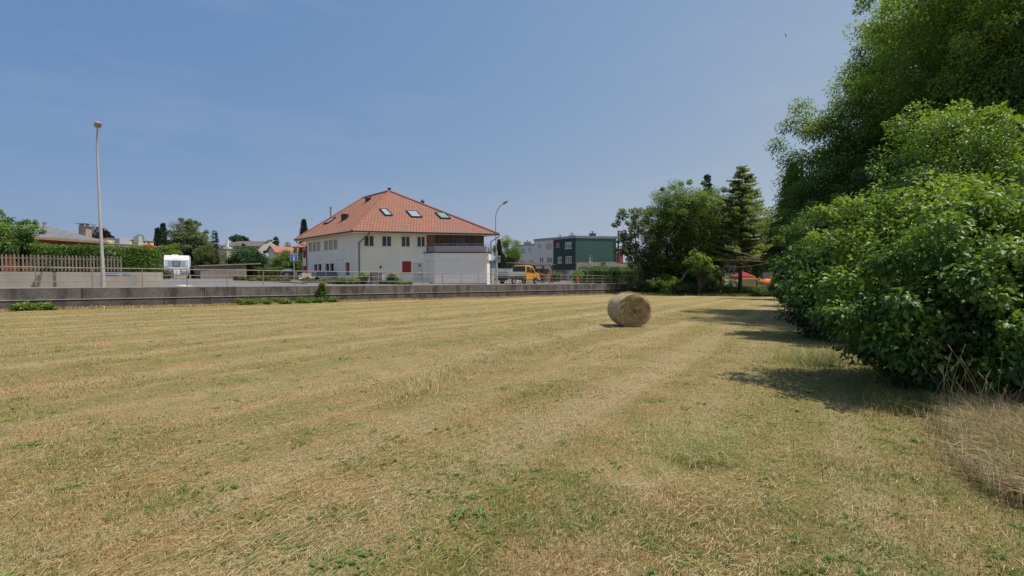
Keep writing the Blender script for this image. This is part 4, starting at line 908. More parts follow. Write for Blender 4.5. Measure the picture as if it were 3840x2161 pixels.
r2 = blockhouse('penthouse_block', 'yellow penthouse storey with white stair box above the beige apartment house', 401, 576, 70, 76, 901, 'yellowr', 6, [(420, 441, 907, 913, dict(panes=3, fr=.08, glassm='glassb')), (496, 520, 907, 913, dict(panes=3, fr=.08, glassm='glassb')), (528, 548, 906, 914, dict(panes=2, glassm='glassd'))], zbase=5.)
a = P(448, 893, 69.8); b = P(487, 893, 70.8); mb = MB(); dd = unit(b[:2] - a[:2]); ii = np.array([-dd[1], dd[0]]); mb.prism([(a[0], a[1], 5.5), (b[0], b[1], 5.5), (b[0] + ii[0]*3, b[1] + ii[1]*3, 5.5), (a[0] + ii[0]*3, a[1] + ii[1]*3, 5.5)], (0, 0, a[2] - 5.5)); mb.build('stair_box', M['greyr'], r2[0])
a = P(510, 893, 73); mb = MB(); mb.box(a[0] - .4, a[0] + .4, a[1], a[1] + .8, a[2] - .8, a[2] + .3); mb.build('chimney', M['greyr'], r2[0])
blockhouse('yellow_house', 'pale yellow cube house with a white framed window left of the dark bushy tree', 850, 905, 75, 77, 937, 'paleyel', 9, [(857, 878, 943, 955, dict(panes=3, fr=.12, glassm='glassb'))], 'silver', .12)
a = P(812, 938, 79.5); b = P(850, 937, 74.95); r3 = empty('yellow_house_side', (0, 0, 0)); bpy.data.objects.remove(r3)
yh = [o for o in bpy.data.objects if o.name.startswith('yellow_house')][0]; mb = MB(); facade(mb, a[:2], b[:2], .6, b[2], [hole_px(a[:2], b[:2], 827, 831, 945, 960)]); mb.build('side_wall', M['paleyel'], yh)
a = P(847, 915, 78); mb = MB(); mb.box(a[0] - .5, a[0] + .5, a[1], a[1] + 1, a[2] - 1.4, a[2] - .5); mb.box(a[0] - .15, a[0] + .15, a[1]+.3, a[1] + .6, a[2] - .5, a[2] + .6); mb.build('chimney', M['whitep'], yh)
# pitched houses
def gable(nme, lab, pxa, pxb, Y, yeave, yridge, mt, roofm, depth=9, gable_front=False, ov=.5, yaw=0, cat='house', wins=(), hipd=0):
    a = P(pxa, yeave, Y); b = P(pxb, yeave, Y); zr = P(pxa, yridge, Y + (0 if gable_front else depth / 2))[2]; root = empty(nme, (a[0], a[1], 0), yaw, lab, cat)
    w = b[0] - a[0]; ze = a[2]; mb = MB(); hl = []
    for x0, x1, y0, y1 in wins:
        q0 = P(x0, y0, Y); q1 = P(x1, y1, Y); hl.append((q0[0] - a[0], q1[0] - a[0], q1[2], q0[2]))
    pt, _, _ = facade(mb, (0, 0), (w, 0), .5, ze, hl, .12, 0, 0); facade(mb, (w, 0), (w, depth), .5, ze, []); facade(mb, (w, depth), (0, depth), .5, ze, []); facade(mb, (0, depth), (0, 0), .5, ze, [])
    if gable_front: mb.add([(0, 0, ze), (w, 0, ze), (w/2, 0, zr)], [(0, 1, 2)]); mb.add([(0, depth, ze), (w, depth, ze), (w/2, depth, zr)], [(0, 1, 2)])
    else: mb.add([(0, 0, ze), (0, depth, ze), (0, depth/2, zr)], [(0, 1, 2)]); mb.add([(w, 0, ze), (w, depth, ze), (w, depth/2, zr)], [(0, 1, 2)])
    mb.build('wall', M[mt], root)
    for h in hl: window(root, pt, h, .1, 2, .07)
    mb = MB(); t = .18
    if gable_front:
        k = (zr - ze) / (w / 2)
        for s_ in (0, 1):
            x0, x1 = (-ov, w/2) if s_ == 0 else (w/2, w + ov); z0_, z1_ = (ze - k * ov, zr) if s_ == 0 else (zr, ze - k * ov)
            mb.prism([(x0, -ov, z0_), (x1, -ov, z1_), (x1, depth + ov, z1_), (x0, depth + ov, z0_)], (0, 0, t))
    else:
        k = (zr - ze) / (depth / 2)
        mb.prism([(-ov, -ov, ze - k*ov), (w + ov, -ov, ze - k*ov), (w + ov - hipd, depth/2, zr), (-ov + hipd, depth/2, zr)], (0, 0, t)); mb.prism([(-ov + hipd, depth/2, zr), (w + ov - hipd, depth/2, zr), (w + ov, depth + ov, ze - k*ov), (-ov, depth + ov, ze - k*ov)], (0, 0, t))
    o = mb.build('roof', M[roofm], root); set_uv(o); return root
gable('long_roof_house', 'house with a long grey brown roof behind the yellow cube house', 828, 968, 98, 925, 908, 'greyr', 'greyroof', 10, hipd=1.2)
gable('gable_house', 'small white gable end house among the trees left of the dead end sign', 1006, 1027, 72, 938, 924, 'whitep', 'hip', 9, True, .35)
gable('orange_roof_house', 'house with a broad faded orange tiled roof left of the cream house', 1038, 1125, 84, 958, 930, 'greyr', 'tileo', 9, ov=.4)
nb = gable('red_shutter_house', 'narrow white house with red shutters peeping out left of the cream house', 1134, 1260, 62, 926, 903, 'whitep', 'tile', 8, ov=.9, wins=[(1139, 1150, 941, 964), (1139, 1150, 1000, 1018)])
for (y0, y1) in ((939, 967), (998, 1020)):
    q0 = P(1136, y0, 61.9); q1 = P(1149, y1, 61.9); mb = MB(); ax = nb.location; mb.box(q0[0] - ax[0], q1[0] - ax[0], -.08, -.03, q1[2], q0[2]); mb.build('shutter', M['redshut'], nb)
gable('tiled_garage', 'low building with a red tiled roof tucked behind the left eave of the cream house', 1060, 1075, 90, 985, 975, 'whitep', 'tile', 6, ov=.3) if False else None

# wooden shed
sh = empty('wooden_shed', (0, 0, 0), 0, 'long low grey board shed with a flat overhanging roof right of the caravan', 'shed')
S0 = P(716, 1046, 55)[:2]; S1 = P(752, 1046, 50.5)[:2]; S2 = P(925, 1046, 56.5)[:2]; zb = 1.15; zA = P(752, 1000, 50.5)[2]; zB = P(925, 993, 56.5)[2]
mb = MB()
def wallq(mb, a, b, z0, za, zb_): mb.add([(a[0], a[1], z0), (b[0], b[1], z0), (b[0], b[1], zb_), (a[0], a[1], za)], [(0, 1, 2, 3)])
wallq(mb, S0, S1, zb, zA, zA); wallq(mb, S1, S2, zb, zA, zB); S3 = S2 + (S0 - S1); wallq(mb, S2, S3, zb, zB, zB); wallq(mb, S3, S0, zb, zB, zA); mb.build('board_wall', woodmat('shed_boards', (.21, .185, .175), 5.5, var=.28), sh)
d1 = unit(S2 - S1); n1 = unit(S0 - S1); mb = MB(); t_ = .12
q4 = [S1 - d1 * .25 - n1 * .3, S2 + d1 * 2.2 - n1 * .3, S3 + d1 * 2.2 + n1 * .3, S0 - d1 * .25 + n1 * .3]; zz = [zA, zB + .12, zB + .12, zA]
V = [(p[0], p[1], z + .01) for p, z in zip(q4, zz)] + [(p[0], p[1], z + .13) for p, z in zip(q4, zz)]
mb.add(V, [(0,3,2,1),(4,5,6,7),(0,1,5,4),(1,2,6,5),(2,3,7,6),(3,0,4,7)]); mb.build('roof', mat('shed_roof_felt', (.22, .19, .16), .9, .15, 2), sh)
mb = MB(); q = S2 + d1 * 1.9; mb.bar((q[0], q[1], 1.0), (q[0], q[1], zB + .05), .1, .1); mb.build('post', M['woodgrey'], sh)

# ================================================================== CARAVAN
cp = gpt(664, 50); cv = empty('caravan', cp, 0, 'white touring caravan with a grey window band, front towards the road', 'caravan')
cv.rotation_euler = (0, 0, -math.atan2(cp[0], cp[1]) * 0.93)   # local -y looks to the camera
# side profile in (y,z), nose at -y; extruded across x with rounded edges
prof = [(-.0, .55), (-.12, .85), (-.10, 1.3), (.12, 2.1), (.40, 2.52), (.62, 2.6), (5.2, 2.6), (5.5, 2.4), (5.6, 1.2), (5.5, .5)]
mb = MB(); wd = 1.12; mb.prism([(-wd, y, z) for y, z in prof], (2 * wd, 0, 0)); mb.build('body', M['caravanw'], cv, .10)
def nose(z): ys = [p[0] for p in prof[:6]]; zs = [p[1] for p in prof[:6]]; return float(np.interp(z, zs, ys))
def nosepanel(x0, x1, z0, z1, name, m, lift=.012, parent=cv, n=5, x0t=None, x1t=None):
    mb = MB(); zs = np.linspace(z0, z1, n); V = []
    for i, z in enumerate(zs): t = i / (n - 1); xa = x0 + ((x0t if x0t is not None else x0) - x0) * t; xb = x1 + ((x1t if x1t is not None else x1) - x1) * t; y = nose(z) - lift; V += [(xa, y, z), (xb, y, z)]
    mb.add(V, [(2*i, 2*i+1, 2*i+3, 2*i+2) for i in range(n-1)], 0, True); return mb.build(name, m, parent)
nosepanel(-1.02, 1.02, 1.28, 2.02, 'grey_band', M['caravang'])
nosepanel(-.36, .28, 1.34, 1.94, 'front_window_frame', M['darkmetal'], .026, x0t=-.40, x1t=.32); nosepanel(-.28, .20, 1.42, 1.88, 'front_window', mat('caravan_window', (.16, .19, .23), .15, .1), .034, x0t=-.31, x1t=.23)
nosepanel(-.98, -.80, 1.34, 1.98, 'corner_highlight', mat('pale_band', (.45, .52, .60), .3), .02); nosepanel(.80, .98, 1.34, 1.98, 'corner_highlight', mat('pale_band', (.45, .52, .60), .3), .02)
nosepanel(-1.05, 1.05, 1.20, 1.26, 'trim_strip', M['whitep'], .04, n=2); nosepanel(-.30, .12, 2.15, 2.18, 'badge_line', M['galv'], .02, n=2)
for sx in (-.42, .42): mb = MB(); mb.bar((sx, nose(.92) - .03, .8), (sx * .85, nose(1.05) - .03, 1.02), .04, .06); mb.build('grab_handle', M['blacky'], cv)
mb = MB(); mb.box(-.28, .28, -.34, -.08, .42, .98); mb.build('gas_locker', M['caravanw'], cv, .05)
mb = MB(); mb.bar((-.9, .6, .42), (0, -1.25, .42), .07, .07); mb.bar((.9, .6, .42), (0, -1.25, .42), .07, .07); mb.bar((-1., .0, .45), (1., .0, .45), .06, .1); mb.tube([(0, -1.1, .05), (0, -1.1, .85)], .035, 8); mb.build('drawbar', M['galv'], cv)
for sx in (-1.02, 1.02):
    mb = MB(); mb.lathe([(0, -.09), (.24, -.09), (.31, -.07), (.31, .07), (.24, .09), (0, .09)], (sx * .92, 2.9, .31), 18, axis='x'); mb.build('wheel', M['blacky'], cv)
for sx in (-.85, .85): mb = MB(); mb.bar((sx, .5, .05), (sx, .9, .5), .05, .05); mb.build('corner_leg', M['darkmetal'], cv)
mb = MB(); mb.box(-.5, .1, 1.3, 1.9, 2.61, 2.72); mb.box(-.3, .3, 3.2, 3.7, 2.61, 2.70); mb.build('roof_hatch', M['whitep'], cv, .03)
mb = MB(); mb.box(-.95, .95, .15, 5.3, .33, .5); mb.build('underframe', M['blacky'], cv)

# ================================================================== DARK CAR (rear three quarter)
cpp = gpt(1079, 64); car = empty('parked_car', cpp, 0, 'dark estate car parked behind the dead end sign', 'car'); car.rotation_euler = (0, 0, -math.atan2(cpp[0], cpp[1]) - .12)
prof = [(0, .38), (-.03, .75), (.02, .98), (.28, 1.02), (.62, 1.46), (1.2, 1.52), (2.3, 1.48), (3.05, 1.02), (4.1, .86), (4.3, .6), (4.28, .32)]
mb = MB(); n = len(prof)
for i in range(1): 
    rows = []
    for x, sc_ in ((-.88, 0), (-.84, 0), (.84, 0), (.88, 0)): pass
V = []; tx = lambda z: .86 if z < .95 else .86 - (z - .95) * .42
for sgn in (-1, 1): V += [(sgn * tx(z), y, z) for y, z in prof]
mb.add(V, [tuple(range(n)), tuple(range(n, 2*n))[::-1]] + [(i, (i+1) % n, (i+1) % n + n, i + n) for i in range(n)]); mb.build('body', M['carblack'], car, .06)
mb = MB(); mb.add([(-.66, .31, 1.05), (.66, .31, 1.05), (.58, .57, 1.40), (-.58, .57, 1.40)], [(0, 1, 2, 3)]); o_ = mb.build('rear_window', glass('car_rear_glass', (.10, .12, .13)), car); o_.location = (0, -.03, .012)
for sx in (-1, 1):
    mb = MB(); mb.add([(sx * .845, .62, 1.0), (sx * .845, 2.85, 1.0), (sx * .69, 2.25, 1.40), (sx * .68, .78, 1.42)], [(0, 1, 2, 3)]); o_ = mb.build('side_window', M['glassd'], car); o_.location = (sx * .012, 0, 0)
    mb = MB(); mb.box(sx * .78 - .08, sx * .78 + .08, -.05, .1, .72, .9); mb.build('tail_light', M['signred'], car)
    for yy in (.85, 3.45): mb = MB(); mb.lathe([(0, -.1), (.2, -.1), (.31, -.08), (.31, .08), (.2, .1), (0, .1)], (sx * .80, yy, .31), 18, axis='x'); mb.build('wheel', M['blacky'], car)
mb = MB(); mb.box(-.74, .74, -.06, .02, .42, .55); mb.build('bumper', M['galv'], car, .02); mb = MB(); mb.box(-.26, .26, -.07, -.04, .62, .73); mb.build('number_plate', M['whitep'], car)

# ================================================================== TRUCK
tp = P(1906, 1066, 49.0)[:2]; tz = float(zu(*tp)); tk = empty('flatbed_truck', (tp[0], tp[1], tz), math.atan2(D[1], D[0]), 'yellow cab pickup truck with aluminium dropside bed parked by the white house', 'truck')
# local x forward, y left; camera-side side is y=0..; body spans y 0..2.05
Wd = 2.05
mb = MB(); mb.box(0, 2.75, .0, Wd, .86, .92); mb.build('bed_floor', M['alu'], tk)
def drop(x0, x1, y0, y1, name, ribs=True):
    mb = MB(); mb.box(x0, x1, y0, y1, .93, 1.34)
    if ribs:
        for z in (1.02, 1.13, 1.24): 
            if x1 - x0 > 1: mb.box(x0 + .04, x1 - .04, y0 - .012, y0 - .001, z, z + .05)
            else: mb.box(x0 - .012, x0 - .001, y0 + .05, y1 - .05, z, z + .05)
    return mb.build(name, M['alu'], tk)
drop(0, 2.75, 0, .035, 'side_board'); drop(0, 2.75, Wd - .035, Wd, 'side_board', False); drop(-.002, .035, .04, Wd - .04, 'tailgate'); drop(2.70, 2.75, .04, Wd - .04, 'headboard', False)
mb = MB(); mb.bar((2.72, .05, 1.34), (2.72, .05, 1.95), .05, .05); mb.bar((2.72, Wd - .05, 1.34), (2.72, Wd - .05, 1.95), .05, .05); mb.bar((2.72, .05, 1.95), (2.72, Wd - .05, 1.95), .05, .05); mb.build('ladder_rack', M['galv'], tk)
mb = MB(); mb.box(2.68, 2.72, .06, Wd - .06, 1.345, 1.98); mb.build('headboard_screen', mat('dark_mesh_screen', (.045, .055, .055), .5, .2, 3), tk)
mb = MB(); mb.box(-.12, 4.6, .35, .55, .55, .84); mb.box(-.12, 4.6, Wd - .55, Wd - .35, .55, .84); mb.box(-.18, -.05, .05, Wd - .05, .42, .62); mb.box(.1, 2.5, .12, Wd - .12, .66, .84); mb.build('chassis', M['plum'], tk)
# cab: side profile (x,z)
cp_ = [(2.80, .45), (2.80, 1.25), (2.84, 2.02), (2.95, 2.08), (3.75, 2.06), (3.95, 1.98), (4.52, 1.30), (5.0, 1.18), (5.18, .98), (5.22, .62), (5.16, .42)]
mb = MB(); V = []; n = len(cp_); ty = lambda z: 0 if z < 1.25 else (z - 1.25) * .16
V += [(x, .03 + ty(z), z) for x, z in cp_] + [(x, Wd - .03 - ty(z), z) for x, z in cp_]
mb.add(V, [tuple(range(n)), tuple(range(n, 2*n))[::-1]] + [(i, (i+1) % n, (i+1) % n + n, i + n)[::-1] for i in range(n)]); mb.build('cab', M['yellow'], tk, .05)
def sideq(pts_, name, m, y=.03, lift=-.014, parent=tk):
    mb = MB(); V = [(x, y + ty(z) + lift, z) for x, z in pts_]; mb.add(V, [tuple(range(len(V)))]); return mb.build(name, m, parent)
sideq([(2.92, 1.28), (3.62, 1.28), (3.62, 1.92), (2.97, 1.92)], 'side_window', M['glassd']); sideq([(3.72, 1.28), (4.35, 1.28), (4.10, 1.60), (3.86, 1.88), (3.74, 1.90)], 'side_window', M['glassd'])
mb = MB(); mb.add([(3.96 + .03, .22, 1.96 + .01), (4.53 + .02, .08, 1.31 + .02), (4.53 + .02, Wd - .08, 1.33), (3.99, Wd - .22, 1.97)], [(0, 1, 2, 3)]); mb.build('windscreen', M['glassd'], tk)
mb = MB(); mb.box(4.98, 5.3, .02, Wd - .02, .36, .6); mb.build('bumper', mat('grey_bumper', (.2, .21, .23), .6), tk, .05)
mb = MB(); mb.box(5.02, 5.2, .0, .28, .78, 1.0); mb.build('headlight', M['glassb'], tk, .03)
for x in (3.67, 2.86): mb = MB(); mb.bar((x, .012, .55), (x, .012, 1.25), .012, .012); mb.build('door_seam', M['blacky'], tk)
mb = MB(); mb.box(3.42, 3.58, -.002, .02, 1.1, 1.14); mb.build('door_handle', M['blacky'], tk)
mb = MB(); mb.bar((4.25, .02, 1.38), (4.3, -.18, 1.42), .03, .03); mb.box(4.22, 4.34, -.3, -.12, 1.28, 1.58); mb.build('wing_mirror', M['blacky'], tk, .02)
for (x, y) in ((.95, .12), (4.45, .10), (.95, Wd - .12), (4.45, Wd - .12)):
    mb = MB(); mb.lathe([(.19, -.10), (.28, -.11), (.335, -.08), (.335, .08), (.28, .11), (.1, .1)], (x, y, .335), 22, axis='y'); o = mb.build('wheel', M['blacky'], tk)
    mb = MB(); sgn = -1 if y < 1 else 1; mb.lathe([(0.0, .06 * sgn), (.08, .09 * sgn), (.15, .05 * sgn), (.2, .10 * sgn)], (x, y, .335), 22, axis='y'); mb.build('rim', M['galv'], o)
mb = MB(); mb.lathe([(.335, 0)] , (0, 0, 0), 4) if False else None
mb.add([(4.45 + .43 * math.cos(a), .012, .35 + .43 * math.sin(a)) for a in np.linspace(0, math.pi, 14)], [tuple(range(14))]); mb.build('wheel_arch', M['blacky'], tk)
mb = MB(); mb.box(1.9, 2.6, .1, .3, .42, .7); mb.build('tool_box', M['plum'], tk)

# glass fence behind the truck
gfm, nt, b = nm('fence_glass'); b.inputs['Base Color'].default_value = (.55, .68, .72, 1); b.inputs['Roughness'].default_value = .25; b.inputs['Alpha'].default_value = .55; b.inputs['Specular IOR Level'].default_value = .6
gn = noise(nt, 2, 3, obj_co(nt)); nt.links.new(mixc(nt, gn, (.42, .55, .58), (.62, .72, .75)), b.inputs['Base Color'])
gf = empty('glass_fence', (0, 0, 0), 0, 'pale blue translucent glass panel fence on slim posts behind the yellow truck', 'fence')
ga = P(1822, 1005, 50.5); gb = P(1966, 1005, 55.5)
for i in range(4):
    a = ga + (gb - ga) * i / 4; b_ = ga + (gb - ga) * (i + 1) / 4; dd = (b_ - a) * .02
    mb = MB(); mb.add([(a[0]+dd[0], a[1]+dd[1], .8), (b_[0]-dd[0], b_[1]-dd[1], .8), (b_[0]-dd[0], b_[1]-dd[1], 2.55), (a[0]+dd[0], a[1]+dd[1], 2.55)], [(0, 1, 2, 3)]); mb.build('glass_panel', gfm, gf)
for i in range(5): a = ga + (gb - ga) * i / 4; mb = MB(); mb.bar((a[0], a[1], .7), (a[0], a[1], 2.62), .06, .06); mb.build('post', M['galv'], gf)

# firewood shelter
ws = empty('wood_shelter', (0, 0, 0), 0, 'open timber shelter with a flat brown roof behind the yellow truck', 'shelter')
rc = [P(1888, 984, 62), P(2003, 995, 55.5), P(2084, 992, 58), P(2010, 984.5, 66)]; mb = MB()
mb.add([tuple(p - [0, 0, .1]) for p in rc] + [tuple(p) for p in rc], [(0,3,2,1),(4,5,6,7),(0,1,5,4),(1,2,6,5),(2,3,7,6),(3,0,4,7)]); mb.build('roof', M['brownroof'], ws)
for (t, u) in ((.08, .06), (.93, .08), (.93, .92), (.08, .92), (.5, .06), (.95, .5)):
    q = rc[0]*(1-t)*(1-u) + rc[1]*t*(1-u) + rc[2]*t*u + rc[3]*(1-t)*u; mb = MB(); mb.bar((q[0], q[1], .5), (q[0], q[1], q[2] - .12), .16, .16); dv = unit(rc[1] - rc[0]) * .55
    mb.bar((q[0], q[1], q[2] - .75), (q[0] + dv[0] * (-1 if t > .4 else 1), q[1] + dv[1] * (-1 if t > .4 else 1), q[2] - .16), .09, .09); mb.build('post', M['woodgrey'], ws)
mb = MB(); la = P(2015, 1050, 58); lb = P(2078, 1050, 60.5); zg = float(zu(la[0], la[1])); dd = unit(lb[:2] - la[:2]); nn = np.array([-dd[1], dd[0]]); Lw = np.linalg.norm(lb[:2] - la[:2]); rng = np.random.default_rng(5)
for row in range(11):
    u = rng.random() * .1; 
    while u < Lw * (1 if row < 8 else .8):
        r_ = rng.uniform(.065, .10); q = la[:2] + dd * (u + r_); z_ = zg + .1 + row * .165 + rng.uniform(-.01, .01); o2 = rng.uniform(0, .08); k = rng.integers(4, 7); a0_ = rng.random() * 6
        pl = [(q[0] + dd[0]*r_*math.cos(a)-nn[0]*o2, q[1] + dd[1]*r_*math.cos(a)-nn[1]*o2, z_ + r_*math.sin(a)) for a in a0_ + np.arange(k) * 6.283 / k]; mb.prism(pl, (nn[0]*.9, nn[1]*.9, 0)); u += 2 * r_ + .01
fw = tag(mb.build('firewood_stack', M['logend']), 'tall stack of split firewood under the open timber shelter', 'firewood', kind='stuff')
# loose planks leaning
mb = MB(); mb.bar(P(2012, 1015, 56.5), P(2055, 1043, 56), .12, .08); mb.bar(P(2040, 1043, 55.8), P(2060, 1046, 55.8), .15, .15); tag(mb.build('plank', M['deadwood']), 'pale squared timber leaning against the firewood stack', 'plank')

# ================================================================== ROW HOUSES
z5 = lambda x, y: (1820 + x / 3.624, 720 + y / 3.624)
K = np.array([11.2, 80.]); dL = unit(np.array([-6.8, 7.6])); K2 = np.array([18.7, 81.6])
def along(px): k = (px - 1920) / F; s = (k * K[1] - K[0]) / (dL[0] - k * dL[1]); return K + dL * s
G_l = along(2074.5); Mid_l = along(2004); Far_l = along(1925)
def hz5(p0, p1, a, b, c, d): A1 = z5(a, c); B1 = z5(b, d); return hole_px(p0, p1, A1[0], B1[0], A1[1], B1[1])
zt = P(2158, 893, 80)[2]
gh = empty('green_row_house', (0, 0, 0), 0, 'end row house clad in green siding, front coloured as shaded, with a pink garage door', 'house')
W_ = [hz5(G_l, K, 957, 1008, 688, 750), hz5(G_l, K, 1080, 1172, 678, 773), hz5(G_l, K, 980, 1040, 880, 972), hz5(G_l, K, 1085, 1175, 874, 968)]
gar = hz5(G_l, K, 945, 1082, 1050, 1200); en = hz5(G_l, K, 1085, 1205, 1046, 1198)
wf = MB(); pt, _, _ = facade(wf, G_l, K, 2.75, zt, W_, .15, 0, 0); wf.build('front_wall', M['sidegd'], gh)
w2 = MB(); pt0, _, _ = facade(w2, G_l, K, .5, 2.745, [(max(.1, gar[0]), gar[1], .7, 2.7), (en[0], min(en[1], np.linalg.norm(K - G_l) - .1), .7, 2.7)], .5, 0, 0); w2.build('ground_floor_wall', M['greyr'], gh)
window(gh, pt, W_[0], .12, 1, .08, 'whitep', fill='pinkr', name='red_blind'); window(gh, pt, W_[1], .12, 3, .09, 'whitep', 'glassb', True, .42); window(gh, pt, W_[2], .12, 2, .1, 'whitep', 'glassb', True, .3); window(gh, pt, W_[3], .12, 3, .09, 'whitep', 'glassb')
window(gh, pt0, (max(.1, gar[0]), gar[1], .7, 2.7), .3, fill='pinkdoor', name='garage_door', sill=False); window(gh, pt0, (en[0], (en[0] + en[1]) / 2, .7, 2.7), .4, fill='rowwhite', name='entrance_wall', sill=False)
sidew = MB(); sw = hz5(K, K2, 1410, 1458, 860, 955); pts, _, _ = facade(sidew, K, K2, .5, zt, [sw], .15, 0, 0); sidew.build('side_wall', M['sideg'], gh); window(gh, pts, sw, .12, 2, .1, 'whitep', 'glassd')
bk = K2 + dL * 7.; mb = MB(); facade(mb, K2, bk, .5, zt, []); mb.build('rear_wall', M['pinkr'], gh)
def flatroof(p0, p1, dvec, z, root, hh=.42, m='silver'):
    mb = MB(); e = .1; d = unit(p1 - p0); n = unit(np.array(dvec)); q = [p0 - d*e - n*e, p1 + d*e - n*e, p1 + d*e + np.array(dvec) + n*e, p0 - d*e + np.array(dvec) + n*e]
    mb.prism([(a[0], a[1], z) for a in q], (0, 0, hh)); return mb.build('roof', M[m], root)
dv = K2 - K
flatroof(G_l, K, dv, zt, gh)
q = K2 + [.35, -.1]; mb = MB(); zq = P(2314, 865, 81.4)[2]; mb.tube([(q[0], q[1], 3.2), (q[0], q[1], zq)], .13, 8); mb.build('drain_stack', M['gutter'], gh)
def chimney(root, px, py, Y, w=.9, h=1.0, m='greyr', name='chimney'):
    q = P(px, py, Y); mb = MB(); mb.box(q[0] - w/2, q[0] + w/2, q[1] - w/2, q[1] + w/2, q[2] - h, q[2]); mb.box(q[0] - w*.58, q[0] + w*.58, q[1] - w*.58, q[1] + w*.58, q[2] + .002, q[2] + .08); o = mb.build(name, M[m], root)
    mb = MB(); mb.lathe([(.1, .06), (.1, .3), (.25, .32), (.18, .42), (.28, .5), (.02, .6)], q, 10); mb.build('cowl', M['galv'], o)
chimney(gh, 2222, 878, 84, 1.05, 1.6, 'greyroof'); chimney(gh, 2145, 884, 84, 1.0, 1.5)
mh = empty('pale_row_house', (0, 0, 0), 0, 'middle row house with pale blue grey render, joined to the green end house', 'house')
mb = MB(); W_ = [hz5(Mid_l, G_l, 712, 760, 708, 768), hz5(Mid_l, G_l, 826, 908, 698, 788), hz5(Mid_l, G_l, 736, 788, 888, 966), hz5(Mid_l, G_l, 832, 912, 888, 965)]
pt, _, _ = facade(mb, Mid_l, G_l - dL * -.02, .5, zt, W_, .15, 0, 0); facade(mb, Mid_l + dv, Mid_l, .5, zt, []); mb.build('wall', M['rowwhite'], mh)
window(mh, pt, W_[0], .12, 2, .08, blind=1.); window(mh, pt, W_[1], .12, 3, .09, blind=.96); window(mh, pt, W_[2], .12, 2, .09, glassm='glassb'); window(mh, pt, W_[3], .12, 3, .09, glassm='glassb', blind=.25)
flatroof(Mid_l, G_l + dL * .12, dv, zt + .004, mh); chimney(mh, 2101, 891, 90, 1.1, 1.4)
fh = empty('far_row_house', (0, 0, 0), 0, 'lower far row house of pale blue grey render behind the maple', 'house')
zt2 = P(2004, 920, Mid_l[1])[2]; mb = MB(); W_ = [hz5(Far_l, Mid_l, 472, 534, 765, 845), hz5(Far_l, Mid_l, 584, 624, 760, 812), hz5(Far_l, Mid_l, 468, 538, 932, 990), hz5(Far_l, Mid_l, 600, 650, 928, 985)]
off2 = np.array([.6, .5]); pt, _, _ = facade(mb, Far_l, Mid_l, .5, zt2, W_, .15, 0, 0); facade(mb, Far_l + dv, Far_l, .5, zt2, []); mb.build('wall', M['rowwhite'], fh)
for h, k_ in zip(W_, (dict(panes=4), dict(panes=1, blind=1.), dict(panes=4), dict(panes=3))): window(fh, pt, h, .12, fr=.09, glassm='glassb', **k_)
flatroof(Far_l, Mid_l, dv, zt2, fh, .3); chimney(fh, 1978, 910, 100, 1.5, 1.0)
# pink building & far houses
blockhouse('pink_house', 'salmon pink house wall just right of the green row house', 2300, 2337, 92, 92, 951, 'pinkr', 6, [], 'pinkr', .05)
r_ = gable('far_house', 'small far house with a pale roof seen right of the pink wall', 2337, 2372, 120, 985, 972, 'paleyel', 'silver', 9, ov=.5)
gable('far_house', 'small far house with a brown roof glimpsed between the sparse tree and the hedge', 2384, 2440, 130, 985, 968, 'greyr', 'greyroof', 9, ov=.5)
# concrete terrace wall with graffiti
cw = empty('terrace_wall', (0, 0, 0), 0, 'pale concrete terrace wall with black scribbled graffiti under the green house', 'wall')
c0 = P(2162, 985, 72); c1 = P(2298, 982, 74); c2 = P(2356, 997, 75.5); mb = MB(); mb.add([(c0[0], c0[1], .5), (c1[0], c1[1], .5), (c2[0], c2[1], .5), tuple(c2), tuple(c1), tuple(c0)], [(0, 1, 4, 5), (1, 2, 3, 4)])
bk = np.array([-.5, 4, 0]); mb.add([tuple(c0), tuple(c1), tuple(c1 + bk), tuple(c0 + bk)], [(0, 1, 2, 3)]); mb.add([tuple(c1), tuple(c2), tuple(c2 + bk), tuple(c1 + bk)], [(0, 1, 2, 3)]); mb.build('wall_body', M['concrete2'], cw)
mb = MB(); n_ = np.array([c1[1] - c0[1], -(c1[0] - c0[0]), 0]); n_ = unit(n_)
gr = [(1565, 960, 1580, 985), (1580, 960, 1590, 1005), (1600, 958, 1600, 1000), (1588, 962, 1640, 958), (1612, 965, 1612, 995), (1628, 962, 1622, 985), (1582, 1010, 1645, 995), (1582, 1012, 1665, 1020), (1600, 1016, 1640, 1005)]
for x0, y0, x1, y1 in gr: a = hit(*z5(x0, y0), c0, n_) + n_ * .03; b_ = hit(*z5(x1, y1), c0, n_) + n_ * .03; mb.bar(a, b_, .02, .05)
mb.build('graffiti', M['blacky'], cw)
# white flag pole / lamp post thin
q = P(2375, 1006, 66); fp = MB(); zt_ = P(2375, 905, 66)[2]; fp.tube([(q[0], q[1], .4), (q[0], q[1], zt_)], .06, 8); tag(fp.build('slim_pole', M['whitep']), 'slim white pole standing behind the hedge in front of the sparse tree', 'pole')
q = P(1938, 915, 95); fp = MB(); fp.tube([(q[0], q[1], .6), (q[0], q[1], P(1936, 903, 95)[2])], .1, 8); tag(fp.build('flue_pipe', M['darkmetal']), 'thin dark flue pipe at the left end of the far row house', 'pipe')

